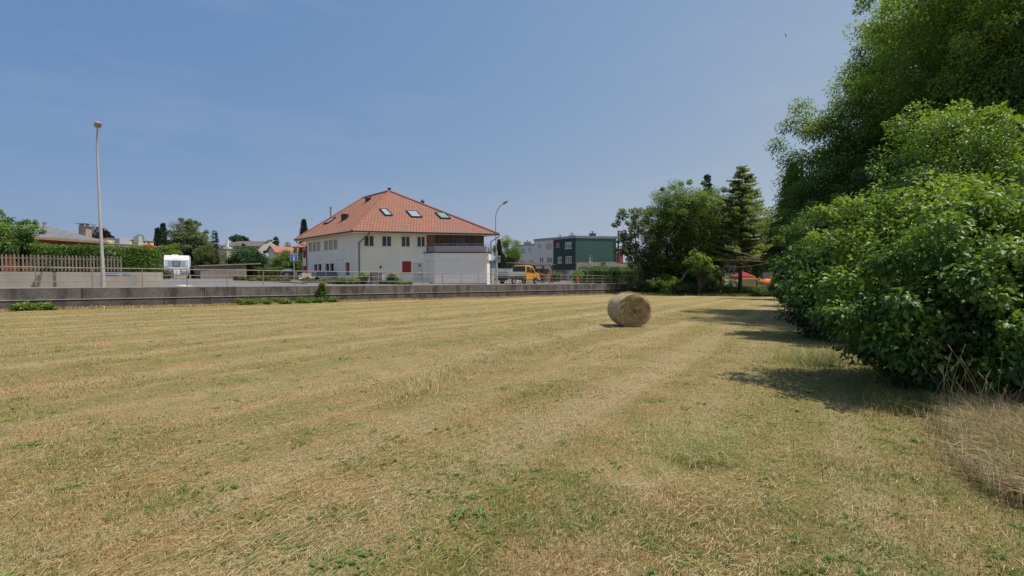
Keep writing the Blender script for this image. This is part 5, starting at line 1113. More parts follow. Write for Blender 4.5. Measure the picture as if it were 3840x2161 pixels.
# small street things on the right
def bin_(px, Y, h, lab, m='greenbin', w=.28):
    q = gpt(px, Y); r = empty('waste_bin', q, .3, lab, 'bin', 'green bins'); mb = MB(); mb.add([(-w*.8, -w*.8, .05), (w*.8, -w*.8, .05), (w*.8, w*.8, .05), (-w*.8, w*.8, .05), (-w, -w, h), (w, -w, h), (w, w, h), (-w, w, h)], [(0,3,2,1),(4,5,6,7),(0,1,5,4),(1,2,6,5),(2,3,7,6),(3,0,4,7)]); mb.build('body', M[m], r, .03)
    mb = MB(); mb.box(-w*1.08, w*1.08, -w*1.08, w*1.08, h + .003, h + .07); mb.build('lid', M[m], r, .02)
    for sx in (-1, 1): mb = MB(); mb.lathe([(0, -.02), (.09, -.02), (.09, .02), (0, .02)], (sx * w * .7, w * .9, .09), 12, axis='x'); mb.build('wheel', M['blacky'], r)
bin_(2246, 57.5, .95, 'green wheeled bin standing in front of the long hedge'); bin_(2086, 60, 1.15, 'dark green wheeled bin beside the firewood stack', w=.42)
q = gpt(2166, 57); hy = empty('hydrant', q, 0, 'small red fire hydrant in front of the round bush', 'hydrant'); mb = MB(); mb.lathe([(.14, 0), (.14, .06), (.09, .08), (.09, .62), (.13, .64), (.13, .72), (.08, .8), (.02, .86)], n=14); mb.tube([(-.2, 0, .5), (.2, 0, .5)], .05, 8); mb.build('body', M['orange'], hy)
q = gpt(2202, 55.5); ss = empty('street_name_sign', q, 0, 'small blue street name plate on a thin post before the hedge', 'street sign'); mb = MB(); mb.tube([(0, 0, -.05), (0, 0, 1.62)], .028, 8); mb.build('post', M['galv'], ss)
mb = MB(); mb.box(-.34, .34, -.02, .0, 1.42, 1.58); mb.build('name_plate', mat('blue_plate', (.05, .10, .22), .5), ss)
# white house foot fence at right, lawn kerb
# hedge right
ha = gpt(2180, 61.5)[:2]; hb = gpt(2420, 66)[:2]
hedge('boundary_hedge', 'long dense green hedge behind the railing in front of the terrace wall', [ha, ha + (hb - ha) * .5, hb], 1.6, 2.35, 'hedge', 21, 190, .13, base=.55)
bush('round_bush', 'round bright bush at the left end of the long hedge', gpt(2166, 60), [(0, 0, .9, 1.0, 1.0, .95, 46, .3)], 'lime', 90, .11, seed=31)
bush('small_bush', 'small light green bush between the firewood stack and the pink garage door', gpt(2090, 62), [(0, 0, .8, .65, .6, .8, 26, .26)], 'lime', 80, .11, seed=32)
# maple + cypress right of house
tree('maple_tree', 'rounded lime green tree behind the right street lamp', 'tree', gpt(1905, 66), [(0, 0, 4.4, 2.0, 2.0, 2.5, 80, .55), (-1.2, 0, 3.8, 1.3, 1.3, 2.0, 30, .5), (.9, 0, 3.6, 1.2, 1.2, 1.8, 30, .5)], 'lime', 110, .15, .14, seed=41)
column('cypress', 'narrow dark cypress close behind the right street lamp', 'tree', gpt(1871, 55) + [0, 0, 0], 5.1, .48, 'conif', 42, 5200, .16)
column('cypress', 'shorter cypress right of the narrow dark one, behind the glass fence', 'tree', gpt(1884, 56.5), 3.5, .5, 'conif', 43, 3600, .16)
column('conifer_shrub', 'yellowish climbing conifer against the right wall of the cream house', 'shrub', gpt(1832, 52.5), 3.9, .28, 'lime', 44, 1500, .14)
column('thuja', 'dark cone shaped thuja beside the slim white pole', 'tree', gpt(2388, 72), 4.2, .9, 'conif', 45, 4500, .2)

# ================================================================== BACKGROUND TREES (left)
def bt(nme, lab, px, Y, ytop, rpx, leaf, n=60, per=110, size=.22, seed=1, low=.25, group='trees behind the houses', cr=None, squash=1., **k):
    q = gpt(px, Y); zt = P(px, ytop, Y)[2] - q[2]; r = rpx / F * Y; cz = zt * (.5 + low / 2); rz = zt * (1 - low) / 2 + .1
    return tree(nme, lab, 'tree', q, [(0, 0, cz, r, r, rz, n, cr or r * .30), (r * .35, 0, cz * .85, r * .75, r * .7, rz * .7, n // 3, r * .25), (-r * .4, 0, cz * .8, r * .7, r * .7, rz * .65, n // 3, r * .25)], leaf, per, size, tr=max(.12, r * .06), seed=seed, group=group, **k)
bt('copper_beech', 'round dark purple tree behind the left street lamp', 382, 115, 855, 52, 'purple', 110, 130, .42, 51, .3, None)
bt('distant_tree', 'pale rounded tree over the roof of the yellow penthouse', 522, 150, 880, 34, 'willow', 40, 80, .5, 52, .3, None)
column('columnar_poplar', 'shorter of the two dark columnar trees behind the beige apartment house', 'tree', gpt(595, 100), 10.6, .95, 'conif', 53, 3600, .4, 'pair of columnar trees')
column('columnar_poplar', 'taller of the two dark columnar trees behind the beige apartment house', 'tree', gpt(616, 98), 11.4, .95, 'conif', 54, 3600, .4, 'pair of columnar trees')
bt('birch_tree', 'large feathery grey green tree directly behind the caravan', 705, 82, 826, 66, 'willow', 130, 160, .26, 55, .12, None, cr=1.0, hang=.7, sprouts=60)
bt('leafy_tree', 'yellow green tree filling the gap left of the feathery tree', 640, 74, 905, 42, 'lime', 50, 110, .2, 56, .1, None)
bt('leafy_tree', 'olive green tree right of the feathery tree above the shed', 775, 76, 910, 44, 'olive', 60, 110, .2, 57, .1, None)
bt('slender_tree', 'slim blue green tree standing right behind the feathery tree', 772, 100, 866, 17, 'willow', 34, 90, .3, 58, .25, None)
conifer('spruce', 'small pointed spruce above the shed, left of the yellow house', 'tree', gpt(808, 92), P(808, 866, 92)[2] - 1.1, 2.0, seed=59, size=.4, tr=.14)
bt('umbrella_pine', 'flat topped pine behind the long grey brown roof', 902, 135, 882, 32, 'conif', 50, 90, .45, 60, .72, None)
bt('bushy_tree', 'broad dark green bushy tree behind the right end of the shed', 930, 64, 917, 76, 'dark', 120, 130, .18, 61, .05, None, sprouts=20)
bt('leafy_tree', 'mid green tree behind the dead end sign', 1070, 70, 938, 58, 'mid', 80, 120, .18, 62, .05, None)
bt('distant_tree', 'light green far tree left of the small far pine', 1018, 130, 895, 15, 'mid', 30, 70, .35, 63, .2, None)
conifer('distant_pine', 'small blue green far conifer above the orange tiled roof', 'tree', gpt(1038, 125), P(1038, 886, 125)[2] - 1.2, 2.4, seed=64, size=.6, tr=.14)
bt('distant_tree', 'low far tree above the orange tiled roof', 1085, 140, 915, 34, 'mid', 30, 70, .4, 65, .2, None)
column('spruce', 'thin dark conifer tip rising behind the left corner of the cream house roof', 'tree', gpt(1142, 76), P(1142, 831, 76)[2] - 1.1, .85, 'conif', 66, 5200, .3)
bt('leafy_tree', 'dark tree in the gap between the red shutter house and the dead end sign', 1118, 72, 925, 22, 'dark', 40, 100, .2, 67, .05, None)
hedge('dark_hedge', 'dense clipped hedge directly left of the caravan', [gpt(560, 54)[:2], gpt(640, 56)[:2]], 1.2, 3.2, 'hedge', 68, 120, .14, base=1.3)
hedge('low_hedge', 'low leafy hedge behind the road, right of the shed', [gpt(905, 60)[:2], gpt(1060, 62)[:2]], 1.4, 1.6, 'shrub', 69, 120, .15, base=1.2)
# low plants near caravan and on the verge
bush('wild_shrub', 'reddish green wild shrub between garden wall and caravan', gpt(590, 44), [(0, 0, .6, 1.5, 1.0, .75, 40, .35)], 'olive', 80, .12, seed=70)
for i, (px, Y) in enumerate(((900, 43.5), (960, 42), (1010, 41.5), (1060, 40.5), (1150, 39.5), (1190, 39), (1230, 38.7), (1265, 38.4))):
    lab = ['first tuft of verge plants, next to the far end of the kerb', 'second verge plant from the far kerb end', 'third verge plant, midway between shed and sign', 'verge plant just left of the dead end sign', 'verge plant just right of the dead end sign', 'verge plant in front of the low cart', 'verge plant under the paired lower windows', 'verge plant nearest the corner shrub of the cream house'][i]
    bush('verge_plant', lab, gpt(px, Y), [(0, 0, .2, 1.0, .5, .28, 18, .2)], 'olive', 60, .12, seed=80 + i, group='plants on the road verge')
# lantern post
q = gpt(561, 52); lp = empty('lantern_post', q, 0, 'thin post lantern with a pale cone shade at the end of the garden hedge', 'street lamp'); zt_ = P(561, 898, 52)[2] - q[2]
mb = MB(); mb.tube([(0, 0, 0), (0, 0, zt_ - .5)], .05, 8); mb.build('post', M['galv'], lp); mb = MB(); mb.lathe([(.12, zt_ - .55), (.2, zt_ - .2)], n=12); mb.build('glass_shade', M['skyl'], lp); mb = MB(); mb.lathe([(.42, zt_ - .2), (.3, zt_ - .12), (.02, zt_)], n=14); mb.build('cap', M['galv'], lp)
# red timber planks by the car
mb = MB(); a = gpt(1040, 55); b_ = gpt(1112, 53); mb.bar(a + [0, 0, .2], b_ + [0, 0, .2], .1, .3); 
for t in (0, .33, .66, 1): q = a + (b_ - a) * t; mb.bar(q, q + [0, 0, .5], .14, .14)
tag(mb.build('timber_barrier', woodmat('reddish_timber', (.24, .12, .08), 2, 'z')), 'low reddish timber barrier in front of the dark car', 'barrier')
# ================================================================== TREE GROUP RIGHT OF CENTRE
def gf(px, Y): x = (px - 1920) / F * Y; return np.array([x, Y, float(und(x, Y))])
tree('aspen_tree', 'sparse thin leaved tree at the left of the central tree group', 'tree', gf(2400, 57), [(-1.2, 0, 8.2, 1.9, 1.6, 3.0, 30, .42), (.2, 0, 6.5, 1.6, 1.6, 4.2, 26, .5), (-1.8, 0, 5.2, 1.4, 1.2, 2.4, 20, .36)], 'willow', 46, .24, .13, seed=101, ratio=.75, sprouts=46)
tree('lime_tree', 'largest rounded green tree in the central tree group', 'tree', gf(2545, 58), [(0, 0, 9.9, 4.4, 4.0, 4.7, 150, .95), (-1.4, 0, 6.4, 3.8, 3.6, 5.0, 120, .95), (2.3, -.4, 9.0, 3.8, 3.6, 5.3, 130, .95), (-2.6, 0, 3.2, 2.6, 2.6, 2.8, 50, .8), (1.9, -.8, 3.0, 2.4, 2.4, 2.8, 50, .8)], 'mid', 150, .22, .32, seed=102, sprouts=70, bark='barkd')
tree('elder_tree', 'pale leaved drooping tree in front of the largest tree of the group', 'tree', gf(2620, 54), [(0, 0, 3.9, 1.7, 1.3, 1.6, 40, .5), (1.2, -.3, 2.7, 1.2, 1., 1.2, 20, .4)], 'ashb', 90, .20, .09, seed=103, hang=.6)
tree('poplar_tree', 'light green tree peeping out between spruce tip and larch', 'tree', gf(2705, 66), [(0, 0, 9.0, 2.4, 2.2, 5.0, 70, .8), (-.6, 0, 5, 2.2, 2.2, 4, 40, .8)], 'olive', 110, .22, .2, seed=104, sprouts=30)
conifer('spruce', 'narrow dark spruce tip behind the largest tree of the group', 'tree', gf(2651, 66), P(2651, 648, 66)[2] + .7, 2.2, seed=105, size=.45, tr=.2, per=24)
conifer('larch', 'tall airy larch with a dark bare trunk in the central tree group', 'tree', gf(2775, 56), P(2790, 622, 56)[2] + .7, 4.4, 'larch', seed=106, z0=.27, nw=96, dens=1.3, droop=.04, tr=.28, size=.28, power=.58, per=24, sparse=.5)
tree('broadleaf_tree', 'dark leafy tree standing behind the larch', 'tree', gf(2830, 68), [(0, 0, 8.0, 3.8, 3, 7.0, 130, .95), (-3.8, 0, 7.4, 3.4, 3, 6.4, 110, .9), (3.6, 0, 6.8, 3.2, 3, 6.2, 100, .9)], 'mid', 110, .26, .25, seed=107, bark='barkd')
conifer('spruce', 'dark drooping spruce beside the tall roadside trees on the right', 'tree', gf(2955, 44), P(2940, 600, 44)[2] + .6, 3.0, 'conif', seed=108, z0=.34, droop=.6, tr=.25, size=.42, per=24)
for i, (px, Y, w, h_, lf, lab) in enumerate(((2420, 56, 2.4, 1.7, 'dark', 'dark undergrowth bush at the far end of the road wall'), (2500, 55, 2.6, 2.4, 'shrub', 'undergrowth bush below the left side of the largest tree'), (2580, 54.5, 2.2, 1.6, 'dark', 'dark bush under the pale drooping tree'),
        (2640, 60, 2.6, 2.6, 'dark', 'shaded bush in the middle of the group behind the bare branches'), (2712, 58, 1.6, 1.4, 'lime', 'sunlit light green bush left of the larch trunk'), (2800, 57.5, 2.4, 1.1, 'dark', 'low dark bush right of the larch trunk, before the beige board'), (2870, 54, 2.3, 1.2, 'shrub', 'low green bush in front of the orange parasol'), (2735, 56.5, 1.5, .7, 'shrub', 'lowest leafy bush at the field edge, left of the larch trunk'), (2660, 57, 1.6, .9, 'olive', 'low olive bush at the field edge near the tyre'),
        (2975, 47, 2.2, 3.6, 'shrub', 'tall leafy bush between the orange parasol and the roadside shrubs'), (2700, 73, 3.5, 3.2, 'mid', 'bush behind the red parasol, left side'), (2850, 76, 4.5, 3.8, 'mid', 'bush behind the red parasol, right side'))):
    bush('undergrowth_bush', lab, gf(px, Y), [(0, 0, h_ * .5, w, w * .6, h_ * .55, int(20 + 18 * w), .42)], lf, 90, .17, seed=120 + i, group='undergrowth along the field edge')
# dead bare branches
mb = MB(); a = P(2890, 985, 50); 
for tgt in ((2710, 933), (2725, 975), (2712, 998), (2760, 960)):
    e = P(tgt[0], tgt[1], 52); m1 = a * .5 + e * .5 + np.array([0, 0, R.uniform(-.3, .5)]); mb.tube([a, m1, e], [.05, .035, .012], 6)
    for k in range(4): t = R.uniform(.4, .95); p = a * (1 - t) + e * t; q = p + R.normal(0, .5, 3) * [1, .5, .8] + (e - a) * .08; mb.tube([p, q], [.02, .008], 5)
tag(mb.build('dead_branch', M['deadwood']), 'bare grey fallen branches in front of the larch', 'branch')
# tyre
q = P(2703, 1073, 55.5); ty_ = empty('tyre', (q[0], q[1], float(und(q[0], q[1]))), .4, 'old black tyre standing upright at the far field edge', 'tyre'); mb = MB()
mb.lathe([(.28, -.1), (.44, -.13), (.5, -.08), (.5, .08), (.44, .13), (.28, .1), (.28, -.1)], (0, 0, .5), 24, axis='y'); mb.build('tread', M['blacky'], ty_)
mb = MB(); mb.lathe([(.27, 0.04), (.12, .02), (.05, -.02)], (0, 0, .5), 20, axis='y'); mb.build('rim', M['galv'], ty_)
# parasols
def parasol(nme, lab, px, py_t, py_e, Y, rpx, m, dome=False):
    q = P(px, py_t, Y); e = P(px, py_e, Y); g = float(und(q[0], q[1])); root = empty(nme, (q[0], q[1], g), .2, lab, 'parasol', 'garden parasols'); r = rpx / F * Y; mb = MB()
    zt = q[2] - g; ze = e[2] - g; mb.tube([(0, 0, 0), (0, 0, zt)], .04, 8); mb.build('pole', M['woodgrey'], root); mb = MB(); n = 8 if dome else 4
    prof = [(0, zt), (r * .5, zt - (zt - ze) * (.18 if dome else .5)), (r * .85, zt - (zt - ze) * (.6 if dome else .85)), (r, ze), (r * .99, ze - .15)]; mb.lathe(prof, n=16 if dome else 4, m=0)
    for i in range(len(mb.sm)): mb.sm[i] = dome
    mb.build('canopy', M[m], root); return root
parasol('red_parasol', 'large red pavilion canopy behind the larch trunk', 2785, 1018, 1037, 64, 56, 'redumb'); parasol('orange_parasol', 'domed orange parasol at the right end of the garden', 2876, 1045, 1062, 60, 27, 'orangeumb', True)
tb = P(2803, 1046, 62); g = float(und(tb[0], tb[1])); t_ = empty('covered_table', (tb[0], tb[1], g), 0, 'bar counter with a yellow cloth top and beige front under the red canopy', 'counter')
mb = MB(); mb.box(-.9, .95, -.4, .4, 0, tb[2] - g - .12); mb.build('front_board', M['beigeb'], t_); mb = MB(); mb.box(-1.0, 1.05, -.5, .5, tb[2] - g - .115, tb[2] - g + .13); mb.build('yellow_cloth', M['yellowcl'], t_, .03)
tb = P(2876, 1031, 63); g = float(und(tb[0], tb[1])); mb = MB(); mb.add([(-.35, 0, 0), (.35, 0, 0), (.35, .3, 0), (-.35, .3, 0), (-.55, 0, tb[2] - g + .3), (.55, 0, tb[2] - g + .3), (.55, .3, tb[2] - g + .3), (-.55, .3, tb[2] - g + .3)], [(0,3,2,1),(4,5,6,7),(0,1,5,4),(1,2,6,5),(2,3,7,6),(3,0,4,7)]); o = mb.build('folded_screen', M['bluegrey']); o.location = (tb[0], tb[1], g); tag(o, 'blue grey cloth screen standing behind the orange parasol', 'screen')

# ================================================================== RIGHT SIDE SHRUBS + TREES
tree('dogwood_shrub', 'nearest big bright green dogwood shrub on the right, beside the wire fence', 'shrub', gf(3590, 7.0), [(0, .2, 1.62, 2.1, 1.7, 1.85, 190, .38), (-.7, -.4, 1.05, 1.4, 1.25, 1.1, 90, .34), (1.1, -.7, 1.3, 1.7, 1.3, 1.5, 120, .36)], 'bright', 125, .095, .045, seed=201, four=True, stems=6, bark='barkg', sprouts=70, crownname='foliage', trunkname='stems', hang=.55, ratio=.58)
tree('dogwood_shrub', 'bright green dogwood shrub cut by the right edge of the photo', 'shrub', gf(4120, 6.8), [(0, .6, 1.7, 2.0, 1.9, 2.0, 150, .40), (-.9, .3, 1.1, 1.3, 1.2, 1.2, 70, .36)], 'bright', 150, .085, .045, seed=202, four=True, stems=5, bark='barkg', sprouts=60, crownname='foliage', trunkname='stems', hang=.55, ratio=.58)
tree('hazel_shrub', 'taller green shrub rising directly behind the nearest dogwood', 'shrub', gf(3520, 12.4), [(.2, 0, 3.3, 2.3, 2.2, 3.2, 230, .48), (-1.2, -.4, 2.2, 1.6, 1.5, 2.1, 90, .42), (2.2, .3, 3.3, 2.2, 2.0, 2.7, 120, .48)], 'shrub', 130, .10, .06, seed=203, four=True, stems=6, sprouts=90, crownname='foliage', trunkname='stems', hang=.5, ratio=.6)
tree('hazel_shrub', 'darker shrub left of the nearest dogwood, overhanging the mown field', 'shrub', gf(3140, 13.6), [(0, 0, 1.9, 1.8, 1.7, 1.95, 140, .42), (-.5, -.4, 1.2, 1.5, 1.4, 1.2, 70, .40), (1.3, .5, 2.2, 1.6, 1.5, 1.95, 90, .42)], 'hazeld', 130, .10, .06, seed=204, four=False, stems=5, sprouts=60, crownname='foliage', trunkname='stems', hang=.5, ratio=.6)
tree('hazel_shrub', 'farthest big roadside shrub, leaning out to the left over the field', 'shrub', gf(3120, 19), [(0, 0, 2.6, 2.0, 2.0, 2.7, 150, .50), (-.9, -.3, 1.1, 1.1, 1.3, 1.1, 50, .42), (1.2, 0, 2.7, 1.9, 2., 2.4, 90, .5)], 'hazeld', 120, .12, .07, seed=205, stems=5, sprouts=50, crownname='foliage', trunkname='stems', hang=.4, ratio=.6)
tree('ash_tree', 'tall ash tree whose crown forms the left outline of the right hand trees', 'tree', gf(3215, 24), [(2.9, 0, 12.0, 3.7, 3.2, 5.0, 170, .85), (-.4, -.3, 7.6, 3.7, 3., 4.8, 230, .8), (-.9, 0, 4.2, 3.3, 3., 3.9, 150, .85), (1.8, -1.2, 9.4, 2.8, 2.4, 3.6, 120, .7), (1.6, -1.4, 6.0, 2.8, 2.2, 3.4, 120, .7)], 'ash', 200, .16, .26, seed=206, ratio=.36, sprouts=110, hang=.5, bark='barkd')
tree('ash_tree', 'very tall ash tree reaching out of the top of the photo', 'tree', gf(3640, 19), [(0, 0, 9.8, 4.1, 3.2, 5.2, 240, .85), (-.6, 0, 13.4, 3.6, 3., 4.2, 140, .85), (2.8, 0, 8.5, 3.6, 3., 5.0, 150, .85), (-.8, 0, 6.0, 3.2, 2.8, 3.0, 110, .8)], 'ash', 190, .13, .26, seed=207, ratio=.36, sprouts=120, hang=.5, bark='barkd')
tree('ash_tree', 'light leaved ash tree at the upper right edge of the photo', 'tree', gf(3960, 16), [(0, 0, 8.2, 3.7, 3.0, 4.6, 240, .75), (-.6, 0, 12.2, 3.4, 3.0, 4.0, 150, .75)], 'ashb', 190, .13, .22, seed=208, ratio=.4, sprouts=80, hang=.5, bark='barkd')
tree('field_maple', 'dark broad tree filling the gap behind the roadside shrubs', 'tree', gf(3330, 31), [(0, 0, 6.5, 4.5, 3.6, 6.2, 170, 1.1), (5, 0, 6.5, 4.5, 3.6, 6.2, 120, 1.1)], 'mid', 120, .24, .3, seed=209, bark='barkd')

# fence posts with barbed wire at right edge
fr_ = []
for i, (px, py, Y, h_) in enumerate(((3790, 1490, 6.2, 1.25), (3985, 1490, 5.2, 1.2))):
    q = gf(px - (0), Y); mb = MB(); r_ = empty('fence_post', q, .3 + i, ['rusty angle iron fence post with barbed wire in front of the dogwood', 'second rusty fence post at the very right edge'][i], 'fence post', 'rusty wire fence posts')
    mb.tube([(0, 0, -.2), (.01, .01, h_)], .012, 6); mb.box(-.017, .017, -.004, .004, 0, h_); mb.build('stake', M['rust'], r_); mb = MB(); mb.tube([(0, 0, h_ - .06), (0, 0, h_ - .02)], .032, 8); mb.build('insulator', M['rust'], r_); fr_.append((q, h_))
wr = empty('barbed_wire', fr_[0][0], 0, 'sagging barbed wire strands strung between the rusty posts', 'wire'); q0 = fr_[0][0]; e0 = gf(3560, 7.3)
for hh in (.95, .55):
    for (a, b_) in ((e0 - q0, np.zeros(3)), (np.zeros(3), fr_[1][0] - q0)):
        pts_ = [a + (b_ - a) * t + np.array([0, 0, hh - .12 * math.sin(math.pi * t)]) for t in np.linspace(0, 1, 14)]; mb = MB(); mb.tube(pts_, .0022, 5)
        for p in pts_[1:-1]: mb.bar(p - [.012, 0, .012], p + [.012, 0, .012], .002, .002); mb.bar(p - [.012, 0, -.012], p + [.012, 0, -.012], .002, .002)
        mb.build('strand', M['galv'], wr)
mb = MB(); a = P(3740, 1136, 7.6); b_ = P(3900, 1160, 6.8); mb.bar(a, b_, .035, .09); tag(mb.build('wooden_rail', mat('pale_rail', (.42, .40, .24), .8, .15, 3)), 'pale wooden rail poking out of the dogwood at the right edge', 'rail')

# ================================================================== HAY BALE
bc = P(2377, 1164, 16.15); g = float(und(bc[0], bc[1])); rB = .62; bl = empty('hay_bale', (bc[0], bc[1], g), 0, 'round net wrapped hay bale lying alone on the mown field', 'hay bale'); bl.rotation_euler = (0, 0, rad(4.))
def balemat(name, face):
    m, nt, b = nm(name); tc = N(nt, 'ShaderNodeTexCoord'); mp = N(nt, 'ShaderNodeMapping'); nt.links.new(tc.outputs['Object'], mp.inputs['Vector'])
    mp.inputs['Location'].default_value = (0, 0, -rB)
    n0 = noise(nt, 3.0, 4, mp.outputs['Vector'])
    if face:
        sp = N(nt, 'ShaderNodeSeparateXYZ'); nt.links.new(mp.outputs['Vector'], sp.inputs[0]); l2 = N(nt, 'ShaderNodeVectorMath', operation='LENGTH'); mul = N(nt, 'ShaderNodeVectorMath', operation='MULTIPLY'); mul.inputs[1].default_value = (1, 0, 1.03)
        nt.links.new(mp.outputs['Vector'], mul.inputs[0]); nt.links.new(mul.outputs[0], l2.inputs[0]); at = N(nt, 'ShaderNodeMath', operation='ARCTAN2'); nt.links.new(sp.outputs[0], at.inputs[0]); nt.links.new(sp.outputs[2], at.inputs[1])
        sc = N(nt, 'ShaderNodeMath', operation='MULTIPLY_ADD'); nt.links.new(l2.outputs['Value'], sc.inputs[0]); sc.inputs[1].default_value = 11; ad = N(nt, 'ShaderNodeMath', operation='MULTIPLY_ADD'); nt.links.new(n0, ad.inputs[0]); ad.inputs[1].default_value = 3.5; nt.links.new(at.outputs[0], ad.inputs[2]); nt.links.new(ad.outputs[0], sc.inputs[2])
        cv_ = N(nt, 'ShaderNodeCombineXYZ'); nt.links.new(sc.outputs[0], cv_.inputs[0]); nt.links.new(at.outputs[0], cv_.inputs[1]); f1 = noise(nt, .8, 5, cv_.outputs[0], .7)
    else:
        mp2 = N(nt, 'ShaderNodeMapping'); mp2.inputs['Scale'].default_value = (1, 34, 1); nt.links.new(mp.outputs['Vector'], mp2.inputs['Vector']); f1 = noise(nt, 1.6, 5, mp2.outputs['Vector'], .7)
    c = mixc(nt, ramp(nt, f1, [(.32, 0.), (.66, 1.)]), (.15, .10, .045) if face else (.34, .28, .18), (.62, .49, .28) if face else (.62, .54, .40))
    c = mixc(nt, ramp(nt, n0, [(.4, 0.), (.7, .45)]), c, (.22, .18, .08)); nt.links.new(c, b.inputs['Base Color']); b.inputs['Roughness'].default_value = .9; bump(nt, b, f1, .8, .04); return m
nseg = 56; mb = MB(); vs = []; Lb = 1.22; rows = [(0.0, .94), (.03, .985), (.1, 1.0), (.35, 1.01), (.6, 1.0), (.85, 1.01), (1.1, 1.0), (1.19, .98), (Lb, .93)]
rj = 1 + .012 * np.sin(np.arange(nseg) * .9) + R.normal(0, .006, nseg)
for y, rr in rows:
    for k in range(nseg): a = 2 * math.pi * k / nseg; r_ = rB * rr * rj[k]; z_ = rB + r_ * math.sin(a); vs.append((r_ * math.cos(a) * 1.025, y, max(-.01, z_ * .97)))
fs = [(i*nseg+k, i*nseg+(k+1) % nseg, (i+1)*nseg+(k+1) % nseg, (i+1)*nseg+k) for i in range(len(rows)-1) for k in range(nseg)]; mb.add(vs, fs, 0, True); mb.build('net_wrap', balemat('net_wrapped_hay', False), bl)
bfm = balemat('hay_spiral', True)
for y0, sgn in ((0.0, -1), (Lb, 1)):
    mb = MB()
    V = [(0, y0 - sgn * .03, rB)]; rings = [.12, .3, .5, .7, .85, .94]
    for q in rings:
        for k in range(nseg): a = 2*math.pi*k/nseg; dy = (.03 * math.sin(a * 3 + q * 9) + R.normal(0, .012)) * (1 if q < .9 else 0) ; V.append((rB * q * rj[k] * math.cos(a) * 1.025, y0 + dy - sgn * .0, max(-.01, (rB + rB * q * rj[k] * math.sin(a)) * .985)))
    F_ = [(0, 1 + k, 1 + (k+1) % nseg) for k in range(nseg)] + [(1+i*nseg+k, 1+i*nseg+(k+1) % nseg, 1+(i+1)*nseg+(k+1) % nseg, 1+(i+1)*nseg+k) for i in range(len(rings)-1) for k in range(nseg)]; mb.add(V, F_, 0, True); mb.build('end_face', bfm, bl)
# loose straws on the face (swirled) and rim
n = 1700; a = R.random(n) * 6.283; q = np.sqrt(R.random(n)) * .97; ctr = np.stack([np.cos(a) * q * rB, R.uniform(-.05, .0, n), rB + np.sin(a) * q * rB * .985], 1)
swirl = np.stack([-np.sin(a), R.normal(0, .12, n) - .12, np.cos(a)], 1) + R.normal(0, .28, (n, 3)) * [1, .5, 1]
cx_ = (np.abs(ctr[:, 0] - .1) < .28) & (np.abs(ctr[:, 2] - .55) < .25); swirl[cx_] += R.normal(0, .9, (cx_.sum(), 3)) * [1, .35, 1]
V1, F1, k1 = leaves(ctr, swirl, R.normal(size=(n, 3)) * .4 + [0, -1, 0], R.uniform(.06, .2, n), .045, False, .05, .0); T1 = np.repeat(R.uniform(-.1, .75, n), k1)
m_ = 2600; a = R.random(m_) * 6.283; q = rB * 1.0; ctr = np.stack([np.cos(a) * q * 1.02, R.random(m_) ** 1.7 * Lb, rB + np.sin(a) * q * .985], 1); ctr[:, 2] = np.maximum(ctr[:, 2], .0)
ax = np.stack([np.cos(a) * .4 - np.sin(a), R.normal(0, .35, m_) - .25, np.sin(a) * .4 + np.cos(a)], 1) + R.normal(0, .2, (m_, 3)); V2, F2, k2 = leaves(ctr, ax, R.normal(size=(m_, 3)), R.uniform(.04, .15, m_), .05, False, .05, 0)
V, FC, T = merge([(V1, F1, T1), (V2, F2, np.repeat(R.uniform(.2, .8, m_), k2))]); npmesh('loose_straws', V, FC, L['straw'], bl, attr=T)

HAYLITTER = [bc[:2] + np.array([R.normal(-.1, .75), R.normal(.2, .5)]) for _ in range(60)]
# ================================================================== GRASS
STRAW = np.array([.60, .42, .19]); TAN = np.array([.53, .315, .135]); PALE = np.array([.70, .58, .36]); GRN = np.array([.235, .30, .07]); OLV = np.array([.37, .35, .105]); DK = np.array([.26, .16, .075])
def blades(n, x, y, h, w, lean, rng, col, z0=None, curl=.3):
    z = und(x, y) if z0 is None else z0; az = rng.random(n) * 6.283; dx, dy = np.cos(az), np.sin(az); th = rng.random(n) * 6.283
    b = np.stack([x, y, z - .004], 1); up1 = np.stack([dx * lean * .4, dy * lean * .4, 1 - .3 * lean], 1) * (h * .5)[:, None]; up2 = up1 + np.stack([dx * (lean + curl), dy * (lean + curl), np.maximum(.05, 1 - lean - curl * .5)], 1) * (h * .5)[:, None]
    sd = np.stack([np.cos(th), np.sin(th), np.zeros(n)], 1) * (w / 2)[:, None]
    V = np.stack([b - sd, b + sd, b + up1 + sd * .8, b + up1 - sd * .8, b + up2], 1).reshape(-1, 3); f = np.array([[0, 1, 2], [0, 2, 3], [3, 2, 4]]); FC = (f[None] + (np.arange(n) * 5)[:, None, None]).reshape(-1, 3)
    return V, FC, np.repeat(col, 5, 0)
def logsample(n, rng, r0, r1, ang=1.02, a0=0):
    r = r0 * (r1 / r0) ** rng.random(n); a = rng.uniform(-ang, ang, n) + a0; return r * np.sin(a), r * np.cos(a), r
def palette(g, n, rng, greenbias=0.):
    u = rng.random(n); pg = np.clip((g - .48) * 2.4 + .45 + greenbias, .10, .90); isg = u < pg; c = np.where((rng.random(n) < .55)[:, None], STRAW, TAN)
    c = np.where((rng.random(n) < .10)[:, None], PALE, c); c = np.where((rng.random(n) < .12)[:, None], DK, c)
    c = c * np.stack([1 + 0 * g, .90 + .18 * np.clip(g * 1.6, 0, 1), .85 + .25 * np.clip(g * 1.6, 0, 1)], 1)
    c = np.where(isg[:, None], np.where((rng.random(n) < .5)[:, None], GRN, OLV), c); return c * rng.uniform(.60, 1.10, (n, 1))
rng = np.random.default_rng(77)
